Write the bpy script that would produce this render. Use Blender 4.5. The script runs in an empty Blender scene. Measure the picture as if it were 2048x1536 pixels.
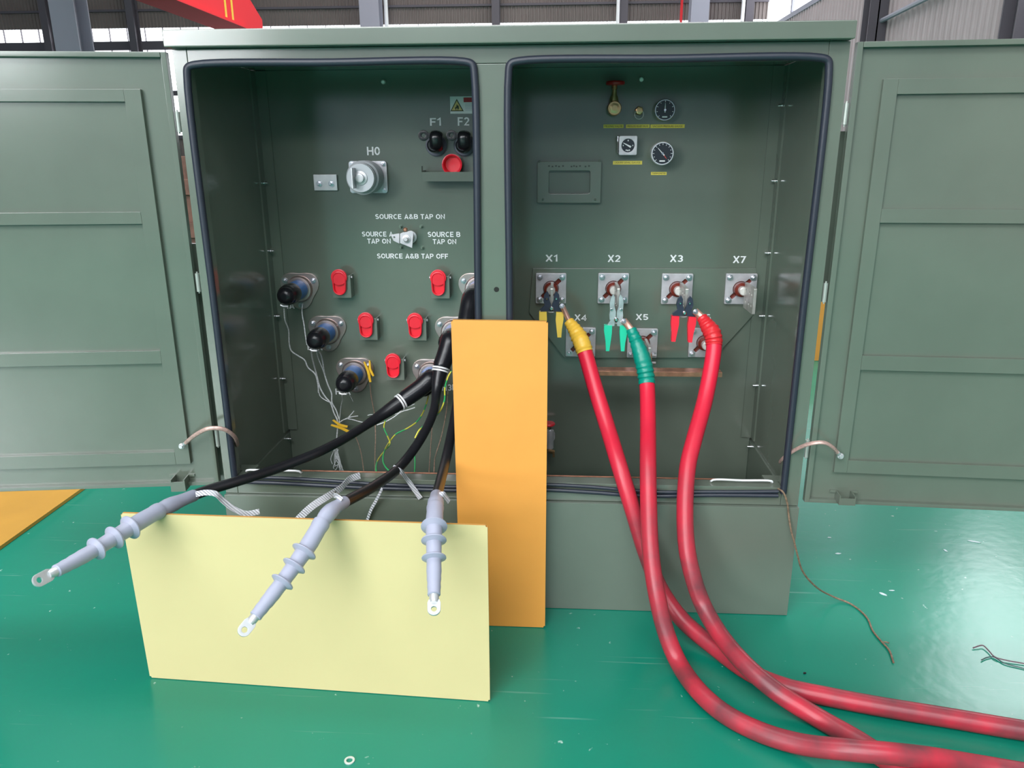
import bpy, bmesh, math, random
from mathutils import Vector, Matrix
R_ = math.radians
random.seed(7)
scn = bpy.context.scene
COL = scn.collection

# ------------------------------------------------------------------ camera, world, light, exposure
F = 1524.34; CAM = Vector((0.1266, -1.78, 1.1526)); YAW = 0.0612; PITCH = 0.2919; ROLL = -0.0040
camd = bpy.data.cameras.new('camera'); cam = bpy.data.objects.new('camera', camd); COL.objects.link(cam)
CROT = Matrix.Rotation(YAW, 3, 'Z') @ Matrix.Rotation(math.pi/2 - PITCH, 3, 'X') @ Matrix.Rotation(ROLL, 3, 'Z')
cam.matrix_world = Matrix.Translation(CAM) @ CROT.to_4x4()
camd.sensor_fit = 'HORIZONTAL'; camd.sensor_width = 36.0; camd.lens = F/2048*36.0
camd.clip_start = 0.02; camd.clip_end = 100
scn.camera = cam
scn.view_settings.view_transform = 'Standard'; scn.view_settings.look = 'None'
scn.view_settings.gamma = 1.0; scn.view_settings.exposure = 0.45
scn.view_settings.use_curve_mapping = False

W = bpy.data.worlds.new('world'); scn.world = W; W.use_nodes = True
bgn = W.node_tree.nodes['Background']; bgn.inputs[0].default_value = (.86, .93, 1, 1); bgn.inputs[1].default_value = 1.0

HX0, HX1, HY0, HY1, HZ = -16.0, 4.9, -11.0, 18.0, 8.2     # the hall

def area(name, loc, target, sx, sy, power, color=(1, 1, 1)):
    l = bpy.data.lights.new(name, 'AREA'); l.shape = 'RECTANGLE'; l.size = sx; l.size_y = sy
    l.energy = power; l.color = color
    o = bpy.data.objects.new(name, l); COL.objects.link(o); o.location = loc
    o.rotation_euler = (Vector(target) - Vector(loc)).to_track_quat('-Z', 'Y').to_euler()
    return o
area('window_strip_daylight', (-3.0, -10.85, 6.5), (-.2, 0, .9), 11.0, 1.3, 360, (.94, .98, 1))
area('cabinet_fill_light', (-.8, -10.85, 4.5), (0, 0, 1.0), 6.6, 1.3, 300, (.96, .98, 1))  # added fill lamp before the solid front wall, lifts the upper compartments
area('skylight_near', (-2.4, -3.6, 8.0), (-1.6, -2.6, 0), 5.0, 6.0, 220, (.94, .98, 1))
area('floor_fill_light', (-1.5, -8.0, 8.0), (-1.5, -8.0, 0), 11.0, 4.0, 800, (.94, .98, 1))  # added lamp, brightens the floor behind the camera for door reflections
area('skylight_over', (-.5, 2.5, 8.05), (-.5, 2.5, 0), 8.0, 3.0, 380, (.94, .98, 1))
area('skylight_far', (-1.3, 12.0, 8.05), (-1.3, 12.0, 0), 9.0, 4.0, 420, (1, .95, .97))
area('window_daylight', (-6.4, -10.85, 3.6), (0, 0, .6), 3.4, 3.2, 500, (.95, .97, 1))

# ------------------------------------------------------------------ helpers
def ray(u, v): return CROT @ Vector(((u-1024)/F, -(v-768)/F, -1.0))
def U(u, v, y): d = ray(u, v); return CAM + d*((y-CAM.y)/d.y)
def Z(u, v, z): d = ray(u, v); return CAM + d*((z-CAM.z)/d.z)
def PL(u, v, P, n): d = ray(u, v); return CAM + d*((P-CAM).dot(n)/d.dot(n))
def path(pts):
    o = []
    for q in pts:
        if len(q) == 4: o.append(Z(q[0], q[1], q[3]))
        else: o.append(U(*q))
    return o

def smooth(pts, n=8):
    P = [Vector(p) for p in pts]; P = [P[0]*2-P[1]] + P + [P[-1]*2-P[-2]]; out = []
    for i in range(1, len(P)-2):
        a, b, c, d = P[i-1:i+3]
        t0 = 0.; t1 = max((b-a).length, 1e-6)**.5; t2 = t1+max((c-b).length, 1e-6)**.5; t3 = t2+max((d-c).length, 1e-6)**.5
        for k in range(n):
            t = t1+(t2-t1)*k/n
            A1 = a*((t1-t)/(t1-t0))+b*((t-t0)/(t1-t0)); A2 = b*((t2-t)/(t2-t1))+c*((t-t1)/(t2-t1)); A3 = c*((t3-t)/(t3-t2))+d*((t-t2)/(t3-t2))
            B1 = A1*((t2-t)/(t2-t0))+A2*((t-t0)/(t2-t0)); B2 = A2*((t3-t)/(t3-t1))+A3*((t-t1)/(t3-t1))
            out.append(B1*((t2-t)/(t2-t1))+B2*((t-t1)/(t2-t1)))
    out.append(P[-2].copy()); return out

class MB:
    def __init__(s): s.bm = bmesh.new()
    def box(s, lo, hi, bev=0.0, M=None):
        lo = Vector(lo); hi = Vector(hi)
        b2 = bmesh.new()
        bmesh.ops.create_cube(b2, size=1.0)
        bmesh.ops.scale(b2, vec=hi-lo, verts=b2.verts)
        if bev > 0: bmesh.ops.bevel(b2, geom=b2.edges[:], offset=bev, segments=2, affect='EDGES', profile=.5)
        bmesh.ops.translate(b2, vec=(lo+hi)/2, verts=b2.verts)
        if M is not None: bmesh.ops.transform(b2, matrix=M, verts=b2.verts)
        s.merge(b2); return s
    def merge(s, b2):
        me = bpy.data.meshes.new('tmp'); b2.to_mesh(me); b2.free(); s.bm.from_mesh(me); bpy.data.meshes.remove(me)
    def tube(s, pts, r, seg=14, cap=True, flat=None):
        pts = [Vector(p) for p in pts]; n = len(pts)
        rr = r if isinstance(r, (list, tuple)) else [r]*n
        up = None; rings = []
        for i, p in enumerate(pts):
            t = (pts[min(i+1, n-1)]-pts[max(i-1, 0)])
            if t.length < 1e-9: t = Vector((0, 0, 1))
            t.normalize()
            if up is None:
                up = Vector((0, 0, 1)) if abs(t.z) < .9 else Vector((0, 1, 0))
                if flat is not None: up = Vector(flat)
            a = up - t*up.dot(t)
            if a.length < 1e-6: a = t.orthogonal()
            a.normalize(); up = a; b = t.cross(a)
            ring = []
            for k in range(seg):
                w = 2*math.pi*k/seg
                ra, rb = (rr[i], rr[i]) if not isinstance(rr[i], tuple) else rr[i]
                ring.append(s.bm.verts.new(p + a*(math.cos(w)*ra) + b*(math.sin(w)*rb)))
            rings.append(ring)
        for i in range(n-1):
            for k in range(seg):
                s.bm.faces.new((rings[i][k], rings[i][(k+1) % seg], rings[i+1][(k+1) % seg], rings[i+1][k]))
        if cap:
            s.bm.faces.new(rings[0][::-1]); s.bm.faces.new(rings[-1])
        return s
    def lathe(s, o, ax, prof, seg=28):            # prof: (distance along the axis, radius)
        o = Vector(o); ax = Vector(ax).normalized()
        return s.tube2([o+ax*d for d, r in prof], [max(r, 1e-4) for d, r in prof], ax, seg)
    def tube2(s, pts, rr, ax, seg):
        a = ax.orthogonal().normalized(); b = ax.cross(a); rings = []
        for p, r in zip(pts, rr):
            rings.append([s.bm.verts.new(p + a*(math.cos(2*math.pi*k/seg)*r) + b*(math.sin(2*math.pi*k/seg)*r)) for k in range(seg)])
        for i in range(len(rings)-1):
            for k in range(seg): s.bm.faces.new((rings[i][k], rings[i][(k+1) % seg], rings[i+1][(k+1) % seg], rings[i+1][k]))
        s.bm.faces.new(rings[0][::-1]); s.bm.faces.new(rings[-1]); return s
    def ribbon(s, pts, w, th, side):
        """flat strap along pts; side = direction of its width"""
        pts = [Vector(p) for p in pts]; n = len(pts); rings = []
        for i, p in enumerate(pts):
            t = (pts[min(i+1, n-1)]-pts[max(i-1, 0)]).normalized()
            sd = Vector(side(i/(n-1)) if callable(side) else side); sd = (sd - t*sd.dot(t)).normalized(); nn = t.cross(sd)
            rings.append([s.bm.verts.new(p+sd*(w/2*a)+nn*(th/2*b)) for a, b in ((-1, -.6), (0, -1), (1, -.6), (1, .6), (0, 1), (-1, .6))])
        for i in range(n-1):
            for k in range(6): s.bm.faces.new((rings[i][k], rings[i][(k+1) % 6], rings[i+1][(k+1) % 6], rings[i+1][k]))
        s.bm.faces.new(rings[0][::-1]); s.bm.faces.new(rings[-1]); return s
    def outline(s, loops, th, M, bev=0.0):
        """2D loops (outer + holes) extruded by th, mapped by matrix M (local z = thickness)"""
        c = bpy.data.curves.new('tmp', 'CURVE'); c.dimensions = '2D'; c.fill_mode = 'BOTH'; c.extrude = th/2
        if bev: c.bevel_depth = bev; c.bevel_resolution = 1; c.offset = -bev; c.extrude = max(th/2-bev, 1e-5)
        for lp in loops:
            sp = c.splines.new('POLY'); sp.points.add(len(lp)-1); sp.use_cyclic_u = True
            for q, (x, y) in zip(sp.points, lp): q.co = (x, y, 0, 1)
        s.curve(c, M); return s
    def curve(s, c, M):
        o = bpy.data.objects.new('tmp', c); COL.objects.link(o)
        dg = bpy.context.evaluated_depsgraph_get(); me = bpy.data.meshes.new_from_object(o.evaluated_get(dg))
        me.transform(M); s.bm.from_mesh(me); bpy.data.objects.remove(o); bpy.data.meshes.remove(me); bpy.data.curves.remove(c)
    def build(s, name, m, parent=None, label=None, angle=35, recalc=True):
        bmesh.ops.remove_doubles(s.bm, verts=s.bm.verts, dist=1e-6)
        if recalc: bmesh.ops.recalc_face_normals(s.bm, faces=s.bm.faces[:])
        me = bpy.data.meshes.new(name); s.bm.to_mesh(me); s.bm.free()
        vs = [v.co for v in me.vertices]
        lo = Vector([min(v[i] for v in vs) for i in range(3)]); hi = Vector([max(v[i] for v in vs) for i in range(3)])
        ctr = (lo+hi)/2
        me.transform(Matrix.Translation(-ctr)); me.materials.append(m)
        me.polygons.foreach_set('use_smooth', [True]*len(me.polygons)); me.set_sharp_from_angle(angle=R_(angle))
        o = bpy.data.objects.new(name, me); COL.objects.link(o)
        wn = o.modifiers.new('weighted_normal', 'WEIGHTED_NORMAL'); wn.keep_sharp = True; wn.weight = 100
        wp = Vector((0, 0, 0))
        if parent is not None:
            o.parent = parent; wp = Vector(parent['wp'])
        o.location = ctr - wp; o['wp'] = tuple(ctr)
        if label: o['label'] = label
        return o

def thing(name, label, cat, loc, group=None):
    o = bpy.data.objects.new(name, None); o.empty_display_size = .05; COL.objects.link(o); o.location = loc
    o['wp'] = tuple(loc); o['label'] = label; o['category'] = cat
    if group: o['group'] = group
    return o
def tag(o, label, cat, group=None):
    o['label'] = label; o['category'] = cat
    if group: o['group'] = group
    return o
def struct(o): o['kind'] = 'structure'; return o
XZ = lambda o: Matrix(((1, 0, 0, o[0]), (0, 0, 1, o[1]), (0, 1, 0, o[2]), (0, 0, 0, 1)))   # local xy -> world xz
def rrect(x0, y0, x1, y1, r, n=5):
    out = []
    for cx, cy, a in ((x1-r, y1-r, 0), (x0+r, y1-r, 90), (x0+r, y0+r, 180), (x1-r, y0+r, 270)):
        for k in range(n+1):
            w = R_(a+90*k/n); out.append((cx+r*math.cos(w), cy+r*math.sin(w)))
    return out
def circ(r, n=28, cx=0, cy=0): return [(cx+r*math.cos(2*math.pi*k/n), cy+r*math.sin(2*math.pi*k/n)) for k in range(n)]

# ------------------------------------------------------------------ materials
MATS = {}
def mat(name, col, rough=.5, metal=0., bump=0., bscale=200., noise=0., nscale=5., col2=None, coat=0., emit=0., spec=None, aniso=None):
    if name in MATS: return MATS[name]
    m = bpy.data.materials.new(name); m.use_nodes = True; nt = m.node_tree; N = nt.nodes; L = nt.links
    b = N['Principled BSDF']; b.inputs['Base Color'].default_value = (*col, 1); b.inputs['Roughness'].default_value = rough
    b.inputs['Metallic'].default_value = metal; b.inputs['Coat Weight'].default_value = coat
    b.inputs['Coat Roughness'].default_value = .08
    if spec is not None: b.inputs['Specular IOR Level'].default_value = spec
    if emit: b.inputs['Emission Color'].default_value = (*col, 1); b.inputs['Emission Strength'].default_value = emit
    tc = N.new('ShaderNodeTexCoord')
    if noise:
        t = N.new('ShaderNodeTexNoise'); t.inputs['Scale'].default_value = nscale; t.inputs['Detail'].default_value = 5
        L.new(tc.outputs['Object'], t.inputs['Vector'])
        mr = N.new('ShaderNodeMapRange'); mr.inputs[1].default_value = .35; mr.inputs[2].default_value = .65
        L.new(t.outputs['Fac'], mr.inputs[0])
        mx = N.new('ShaderNodeMix'); mx.data_type = 'RGBA'
        c2 = col2 or tuple(c*(1-noise) for c in col)
        mx.inputs[6].default_value = (*col, 1); mx.inputs[7].default_value = (*c2, 1)
        L.new(mr.outputs[0], mx.inputs[0]); L.new(mx.outputs[2], b.inputs['Base Color'])
    if bump:
        t2 = N.new('ShaderNodeTexNoise'); t2.inputs['Scale'].default_value = bscale; t2.inputs['Detail'].default_value = 3
        L.new(tc.outputs['Object'], t2.inputs['Vector'])
        bp = N.new('ShaderNodeBump'); bp.inputs['Strength'].default_value = bump; bp.inputs['Distance'].default_value = .001
        L.new(t2.outputs['Fac'], bp.inputs['Height']); L.new(bp.outputs['Normal'], b.inputs['Normal'])
    MATS[name] = m; return m
GREEN = mat('green_paint', (.132, .160, .126), .16, bump=.10, bscale=9, noise=.10, nscale=4, spec=1.0)
GREENR = mat('green_paint_satin', (.138, .168, .134), .26, bump=.10, bscale=14, noise=.08, nscale=4, spec=1.0)
RUBBER = mat('rubber_gasket', (.022, .027, .042), .42, bump=.25, bscale=60)
BLACK = mat('black_rubber', (.010, .010, .013), .26, bump=.2, bscale=40)
CABLEB = mat('black_cable_jacket', (.012, .012, .015), .3)
STEEL = mat('galvanised_steel', (.66, .66, .68), .42, .6, noise=.2, nscale=30)
ZINC = mat('zinc_plate', (.54, .47, .47), .33, .9, noise=.3, nscale=22, col2=(.48, .37, .33))
CHROME = mat('chrome', (.86, .86, .88), .15, 1.0)
ALU = mat('cast_aluminium_plate', (.64, .62, .65), .42, .55, noise=.18, nscale=40)
BOLT = mat('bolt_steel', (.60, .60, .64), .28, 1.0)
BRASS = mat('brass', (.72, .46, .24), .3, .9)
COPPER = mat('copper', (.72, .34, .22), .35, .85, noise=.35, nscale=40)
COPPERW = mat('copper_strand', (.58, .38, .29), .45, .5, noise=.5, nscale=120)
TIN = mat('tinned_wire', (.66, .68, .70), .4, .6)
WHITEP = mat('white_lettering', (.82, .84, .85), .5)
WHITE = mat('white_enamel', (.82, .82, .83), .35)
GREYB = mat('grey_epoxy', (.42, .44, .46), .4)
GREYT = mat('grey_silicone', (.37, .385, .49), .40, bump=.15, bscale=60)
REDP = mat('red_plastic', (.80, .020, .040), .3)
BLUE = mat('blue_collar', (.02, .16, .46), .35)
PORC = mat('brown_porcelain', (.17, .028, .018), .25)
YEL = mat('yellow_label', (.80, .66, .10), .5)
YCLIP = mat('yellow_plastic', (.85, .50, .03), .4)
DARKT = mat('dark_print', (.05, .04, .02), .6)
DIAL = mat('gauge_dial', (.030, .034, .045), .22)
WIRE_YG = None
ORANGE_SHADED = mat('orange_board_shaded', (.52, .27, .035), .6, noise=.1, nscale=5)  # orange board again, the door's shade put into its colour
ORANGE = mat('orange_board', (.80, .35, .06), .55, bump=.15, bscale=30, noise=.06, nscale=6)
YELLOW = mat('yellow_board', (.66, .575, .29), .45, noise=.05, nscale=3)
BEDGE = mat('board_edge', (.55, .27, .06), .7)
YTAPE = mat('yellow_tape', (.88, .52, .06), .38, bump=.5, bscale=60)
GTAPE = mat('green_tape', (.0, .26, .19), .34, bump=.5, bscale=60)
RTAPE = mat('red_tape', (.70, .025, .035), .34, bump=.5, bscale=60)
HYEL = mat('yellow_grip', (.95, .66, .10), .35)
HGRN = mat('green_grip', (.02, .60, .36), .35)
HRED = mat('red_grip', (.82, .02, .045), .35)
TOOLD = mat('dark_tool_steel', (.055, .065, .10), .35, .6)
TOOLS = mat('bright_tool_steel', (.70, .71, .74), .32, .75, noise=.25, nscale=60)
STEELG = mat('column_grey_paint', (.30, .30, .36), .5)
STEELD = mat('dark_steel_paint', (.085, .075, .09), .6)
WALLC = mat('corrugated_sheet', (.165, .135, .125), .6, noise=.15, nscale=1.5)
WALLR = mat('right_wall_sheet', (.40, .345, .35), .55, noise=.1, nscale=1.5)
WALLD = mat('dim_wall', (.25, .27, .34), .7)
CEIL = mat('ceiling_sheet', (.30, .30, .31), .7)
CRANE = mat('crane_red', (.80, .05, .06), .9, spec=.1)
CRANEY = mat('crane_yellow', (.85, .55, .04), .4)
SKY = mat('bright_sky_pane', (.92, .95, 1.0), .4, emit=3.0)
SKYH = mat('sky_pane_overhead', (.93, .97, 1.0), .4, emit=7.5)
SKYR = mat('sky_pane_high', (.93, .97, 1.0), .4, emit=5.0)

def yg_wire():
    m = mat('yellow_green_wire', (.62, .60, .08), .4); nt = m.node_tree; N = nt.nodes; L = nt.links
    tc = N.new('ShaderNodeTexCoord'); w = N.new('ShaderNodeTexWave'); w.bands_direction = 'Z'; w.inputs['Scale'].default_value = 7; w.inputs['Distortion'].default_value = 2
    L.new(tc.outputs['Object'], w.inputs['Vector'])
    cr = N.new('ShaderNodeValToRGB'); cr.color_ramp.elements[0].color = (.03, .42, .12, 1); cr.color_ramp.elements[1].color = (.66, .62, .06, 1)
    cr.color_ramp.elements[0].position = .38; cr.color_ramp.elements[1].position = .5
    L.new(w.outputs['Fac'], cr.inputs[0]); L.new(cr.outputs[0], N['Principled BSDF'].inputs['Base Color']); return m
WIRE_YG = yg_wire()

def red_cable():
    m = mat('red_cable_jacket', (.78, .03, .06), .36); nt = m.node_tree; N = nt.nodes; L = nt.links; b = N['Principled BSDF']
    tc = N.new('ShaderNodeTexCoord'); g = N.new('ShaderNodeNewGeometry')
    sep = N.new('ShaderNodeSeparateXYZ'); L.new(g.outputs['Position'], sep.inputs[0])
    # scuffed grey dirt on the length that is dragged over the floor
    mr = N.new('ShaderNodeMapRange'); mr.inputs[1].default_value = .62; mr.inputs[2].default_value = .18; mr.inputs[3].default_value = 0; mr.inputs[4].default_value = 1
    L.new(sep.outputs[2], mr.inputs[0])
    n = N.new('ShaderNodeTexNoise'); n.inputs['Scale'].default_value = 13; n.inputs['Detail'].default_value = 6; L.new(tc.outputs['Object'], n.inputs['Vector'])
    r2 = N.new('ShaderNodeMapRange'); r2.inputs[1].default_value = .33; r2.inputs[2].default_value = .68; r2.inputs[3].default_value = .42; r2.inputs[4].default_value = .95; L.new(n.outputs['Fac'], r2.inputs[0])
    mu = N.new('ShaderNodeMath'); mu.operation = 'MULTIPLY'; L.new(mr.outputs[0], mu.inputs[0]); L.new(r2.outputs[0], mu.inputs[1])
    mx = N.new('ShaderNodeMix'); mx.data_type = 'RGBA'; mx.inputs[6].default_value = (.78, .016, .05, 1); mx.inputs[7].default_value = (.15, .040, .050, 1)
    L.new(mu.outputs[0], mx.inputs[0]); L.new(mx.outputs[2], b.inputs['Base Color']); return m
REDC = red_cable()

def floor_mat():
    m = mat('green_epoxy_floor', (.012, .20, .115), .22); nt = m.node_tree; N = nt.nodes; L = nt.links; b = N['Principled BSDF']
    b.inputs['Specular IOR Level'].default_value = .5
    tc = N.new('ShaderNodeTexCoord')
    n = N.new('ShaderNodeTexNoise'); n.inputs['Scale'].default_value = 1.3; n.inputs['Detail'].default_value = 2; L.new(tc.outputs['Object'], n.inputs['Vector'])
    mx = N.new('ShaderNodeMix'); mx.data_type = 'RGBA'; mx.inputs[6].default_value = (.002, .185, .115, 1); mx.inputs[7].default_value = (.004, .25, .17, 1)
    L.new(n.outputs['Fac'], mx.inputs[0])
    # pale scuffs and specks
    v = N.new('ShaderNodeTexNoise'); v.inputs['Scale'].default_value = 46; v.inputs['Detail'].default_value = 4; L.new(tc.outputs['Object'], v.inputs['Vector'])
    r = N.new('ShaderNodeMapRange'); r.inputs[1].default_value = .72; r.inputs[2].default_value = .78; L.new(v.outputs['Fac'], r.inputs[0])
    mp = N.new('ShaderNodeMapping'); mp.inputs['Rotation'].default_value = (0, 0, .7); mp.inputs['Scale'].default_value = (1.2, 34, 1); L.new(tc.outputs['Object'], mp.inputs['Vector'])
    s = N.new('ShaderNodeTexNoise'); s.inputs['Scale'].default_value = 2.2; s.inputs['Detail'].default_value = 5; L.new(mp.outputs[0], s.inputs['Vector'])
    rs = N.new('ShaderNodeMapRange'); rs.inputs[1].default_value = .66; rs.inputs[2].default_value = .80; rs.inputs[4].default_value = .28; L.new(s.outputs['Fac'], rs.inputs[0])
    ad = N.new('ShaderNodeMath'); ad.operation = 'MAXIMUM'; L.new(r.outputs[0], ad.inputs[0]); L.new(rs.outputs[0], ad.inputs[1])
    m2 = N.new('ShaderNodeMix'); m2.data_type = 'RGBA'; m2.inputs[7].default_value = (.42, .62, .56, 1)
    L.new(mx.outputs[2], m2.inputs[6]); L.new(ad.outputs[0], m2.inputs[0]); L.new(m2.outputs[2], b.inputs['Base Color'])
    rg = N.new('ShaderNodeMapRange'); rg.inputs[1].default_value = .3; rg.inputs[2].default_value = .7; rg.inputs[3].default_value = .21; rg.inputs[4].default_value = .27; L.new(n.outputs['Fac'], rg.inputs[0]); L.new(rg.outputs[0], b.inputs['Roughness'])
    bn = N.new('ShaderNodeTexNoise'); bn.inputs['Scale'].default_value = 28; bn.inputs['Detail'].default_value = 3; L.new(tc.outputs['Object'], bn.inputs['Vector'])
    bp = N.new('ShaderNodeBump'); bp.inputs['Strength'].default_value = .25; bp.inputs['Distance'].default_value = .002; L.new(bn.outputs['Fac'], bp.inputs['Height']); L.new(bp.outputs['Normal'], b.inputs['Normal'])
    return m
FLOOR = floor_mat()

# ------------------------------------------------------------------ the hall
struct(MB().box((HX0-.2, HY0-.2, -.1), (HX1+.2, HY1+.2, 0)).build('floor', FLOOR))
struct(MB().box((HX0-.2, HY0-.2, HZ), (HX1+.2, HY1+.2, HZ+.1)).build('ceiling', CEIL))
def corrug(mb, a, b, z0, z1, nrm, period=.085, depth=.02):
    a = Vector(a); b = Vector(b); n = Vector(nrm); L = (b-a).length; d = (b-a)/L; k = 0; prev = None; s = 0.
    prof = ((0, 0), (.5, 0), (.62, 1), (.88, 1))
    while True:
        done = False
        for f, h in prof:
            q = s+f*period
            if q >= L: q = L; done = True
            p = a+d*q+n*(h*depth)
            v0 = mb.bm.verts.new((p.x, p.y, z0)); v1 = mb.bm.verts.new((p.x, p.y, z1))
            if prev: mb.bm.faces.new((prev[0], v0, v1, prev[1]))
            prev = (v0, v1)
            if done: break
        if done: break
        s += period
    return mb
WZ0, WZ1 = 1.6, 4.16                      # window band in the far wall
wb = MB(); corrug(wb, (HX0, HY1, 0), (HX1, HY1, 0), WZ1, HZ, (0, -1, 0)); corrug(wb, (HX0, HY1, 0), (HX1, HY1, 0), 0, WZ0, (0, -1, 0))
struct(wb.build('wall_back', WALLC))
w1 = struct(MB().box((HX0, HY1+.03, WZ0), (HX1, HY1+.05, WZ1)).build('window_1', SKY))
fr = MB()
for z0, z1 in ((3.66, 3.86), (2.6, 2.72), (WZ0-.03, WZ0+.06)): fr.box((HX0, HY1-.06, z0), (HX1, HY1+.02, z1))
x = HX0+.1
while x < HX1:
    fr.box((x-.005, HY1-.03, WZ0), (x+.005, HY1+.02, WZ1)); x += .45
fr.build('window_frame', STEELD, w1)
for n_, (z_, h_) in enumerate(((4.52, .05), (5.3, .05), (6.4, .06)), 1):
    struct(MB().box((HX0, HY1-.08, z_), (HX1, HY1-.022, z_+h_)).build('trim_%d' % n_, STEELD))
# right wall with its window bands
corr = MB()
for y0, y1, z1 in ((HY0, 3.3, 3.9), (3.3, 6.6, 3.1), (6.6, HY1, 3.9)): corrug(corr, (HX1, y0, 0), (HX1, y1, 0), 0, z1, (-1, 0, 0), .16, .025)
corrug(corr, (HX1, HY0, 0), (HX1, HY1, 0), 7.6, HZ, (-1, 0, 0), .16, .025)
for y0, y1 in ((HY0, 3.3), (6.6, 9.6)): corrug(corr, (HX1, y0, 0), (HX1, y1, 0), 3.9, 7.6, (-1, 0, 0), .16, .025)
corrug(corr, (HX1, 3.3, 0), (HX1, 6.6, 0), 5.2, 7.6, (-1, 0, 0), .16, .025)
corrug(corr, (HX1, 9.6, 0), (HX1, HY1, 0), 5.4, 7.6, (-1, 0, 0), .16, .025)
struct(corr.build('wall_right', WALLR))
w2 = struct(MB().box((HX1+.03, 9.6, 3.9), (HX1+.05, HY1, 5.4)).build('window_2', SKY))
fr = MB()
for y in (9.6, 11.7, 13.8, 15.9): fr.box((HX1-.03, y-.04, 3.9), (HX1+.02, y+.04, 5.4))
fr.box((HX1-.04, 9.6, 3.86), (HX1+.02, HY1, 3.95)); fr.build('window_frame', STEELG, w2)
w3 = struct(MB().box((HX1+.03, 3.3, 3.1), (HX1+.05, 6.6, 5.2)).build('window_3', SKYH))
fr = MB()
for y in (3.34, 6.56): fr.box((HX1-.03, y-.04, 3.1), (HX1+.02, y+.04, 5.2))
fr.box((HX1-.03, 3.3, 4.2), (HX1+.02, 6.6, 4.25)); fr.build('window_frame', STEELG, w3)
# left wall and the wall behind the photographer
struct(MB().box((HX0-.1, HY0, 0), (HX0, HY1, HZ)).build('wall_left', WALLD))
wf = MB()
wf.box((HX0, HY0-.1, 0), (HX1, HY0, 2.2)); wf.box((HX0, HY0-.1, 5.6), (HX1, HY0, HZ)); wf.box((-4.6, HY0-.1, 2.2), (HX1, HY0, 5.6)); wf.box((HX0, HY0-.1, 2.2), (-9.5, HY0, 5.6))
struct(wf.build('wall_front', WALLD))
w4 = struct(MB().box((-9.5, HY0-.08, 2.2), (-4.6, HY0-.06, 5.6)).build('window_4', SKYR))
fr = MB()
for x in (-9.46, -7.9, -6.25, -4.64): fr.box((x-.05, HY0-.05, 2.2), (x+.05, HY0+.02, 5.6))
fr.box((-9.5, HY0-.05, 3.9), (-4.6, HY0+.02, 4.0)); fr.build('window_frame', STEELG, w4)

# steel columns: three big ones standing in front of the far wall, slim wall posts between
def hcol(x, y, w, d, m, label, group, z1=HZ, t=.02):
    mb = MB(); mb.box((x-w/2, y-d/2, 0), (x+w/2, y-d/2+t, z1)); mb.box((x-w/2, y+d/2-t, 0), (x+w/2, y+d/2, z1)); mb.box((x-t/2, y-d/2+t, 0), (x+t/2, y+d/2-t, z1))
    return tag(mb.build('steel_column', m), label, 'column', group)
for px0, px1, y, lab in ((100, 150, 11.0, 'broad grey steel column at the far left, beside the red crane girder'),
                         (719, 758, 17.0, 'broad grey steel column rising behind the middle of the cabinet roof'),
                         (1382, 1418, 17.0, 'broad pale grey steel column near the corner, right of the pipe')):
    a = U(px0, 30, y); b = U(px1, 30, y)
    hcol((a.x+b.x)/2, y+.2, b.x-a.x, .4, STEELG, lab, 'broad steel columns')
for px, lab in ((92, 'slim dark wall post at the far left edge of the windows'), (264, 'slim dark wall post between broad left column and crane girder'),
                (488, 'slim dark wall post just right of the red girder tip'), (992, 'slim dark wall post above the centre post of the cabinet'),
                (1247, 'slim dark wall post right of centre, beside a pale conduit'), (1497, 'slim dark wall post at the right end of the far wall')):
    a = U(px, 30, 17.8)
    mb = MB(); mb.box((a.x-.09, 17.68, 0), (a.x+.09, 17.70, HZ)); mb.box((a.x-.09, 17.92, 0), (a.x+.09, 17.94, HZ)); mb.box((a.x-.012, 17.70, 0), (a.x+.012, 17.92, HZ))
    tag(mb.build('wall_post', STEELD), lab, 'column', 'slim dark posts along the far wall')
for px, r, m, lab in ((772, .045, WHITE, 'pale vertical conduit beside the middle grey column'), (1236, .04, WHITE, 'pale vertical conduit beside a dark wall post'), (1486, .04, WHITE, 'pale vertical conduit beside the right-end wall post'), (1363, .03, CRANE, 'thin red pipe running up the far wall')):
    a = U(px, 20, 17.55); tag(MB().tube([(a.x, 17.55, 0), (a.x, 17.55, HZ)], r, 10).build('conduit', m), lab, 'pipe')
for px, y, w, lab in ((1750, 0, .28, 'dark steel column on the right wall, behind the cabinet corner'), (2045, 0, .3, 'dark steel column at the right edge of the picture')):
    d = ray(px, 40); t = (HX1-.15-CAM.x)/d.x; p = CAM+d*t
    mb = MB(); mb.box((p.x-.14, p.y-w/2, 0), (p.x+.12, p.y-w/2+.02, HZ)); mb.box((p.x-.14, p.y+w/2-.02, 0), (p.x+.12, p.y+w/2, HZ)); mb.box((p.x-.02, p.y-w/2, 0), (p.x, p.y+w/2, HZ))
    tag(mb.build('steel_column', STEELD), lab, 'column', 'dark columns on the right wall')
def onright(px, py, x=HX1-.1): d = ray(px, py); return CAM+d*((x-CAM.x)/d.x)
a = onright(1762, 42); b = onright(1850, -2); b2 = a+(b-a)*2.2
tag(MB().tube([a, b2], .035, 8).build('wall_brace', STEELG), 'slanting grey brace rising from dark column on right wall', 'brace')

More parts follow.
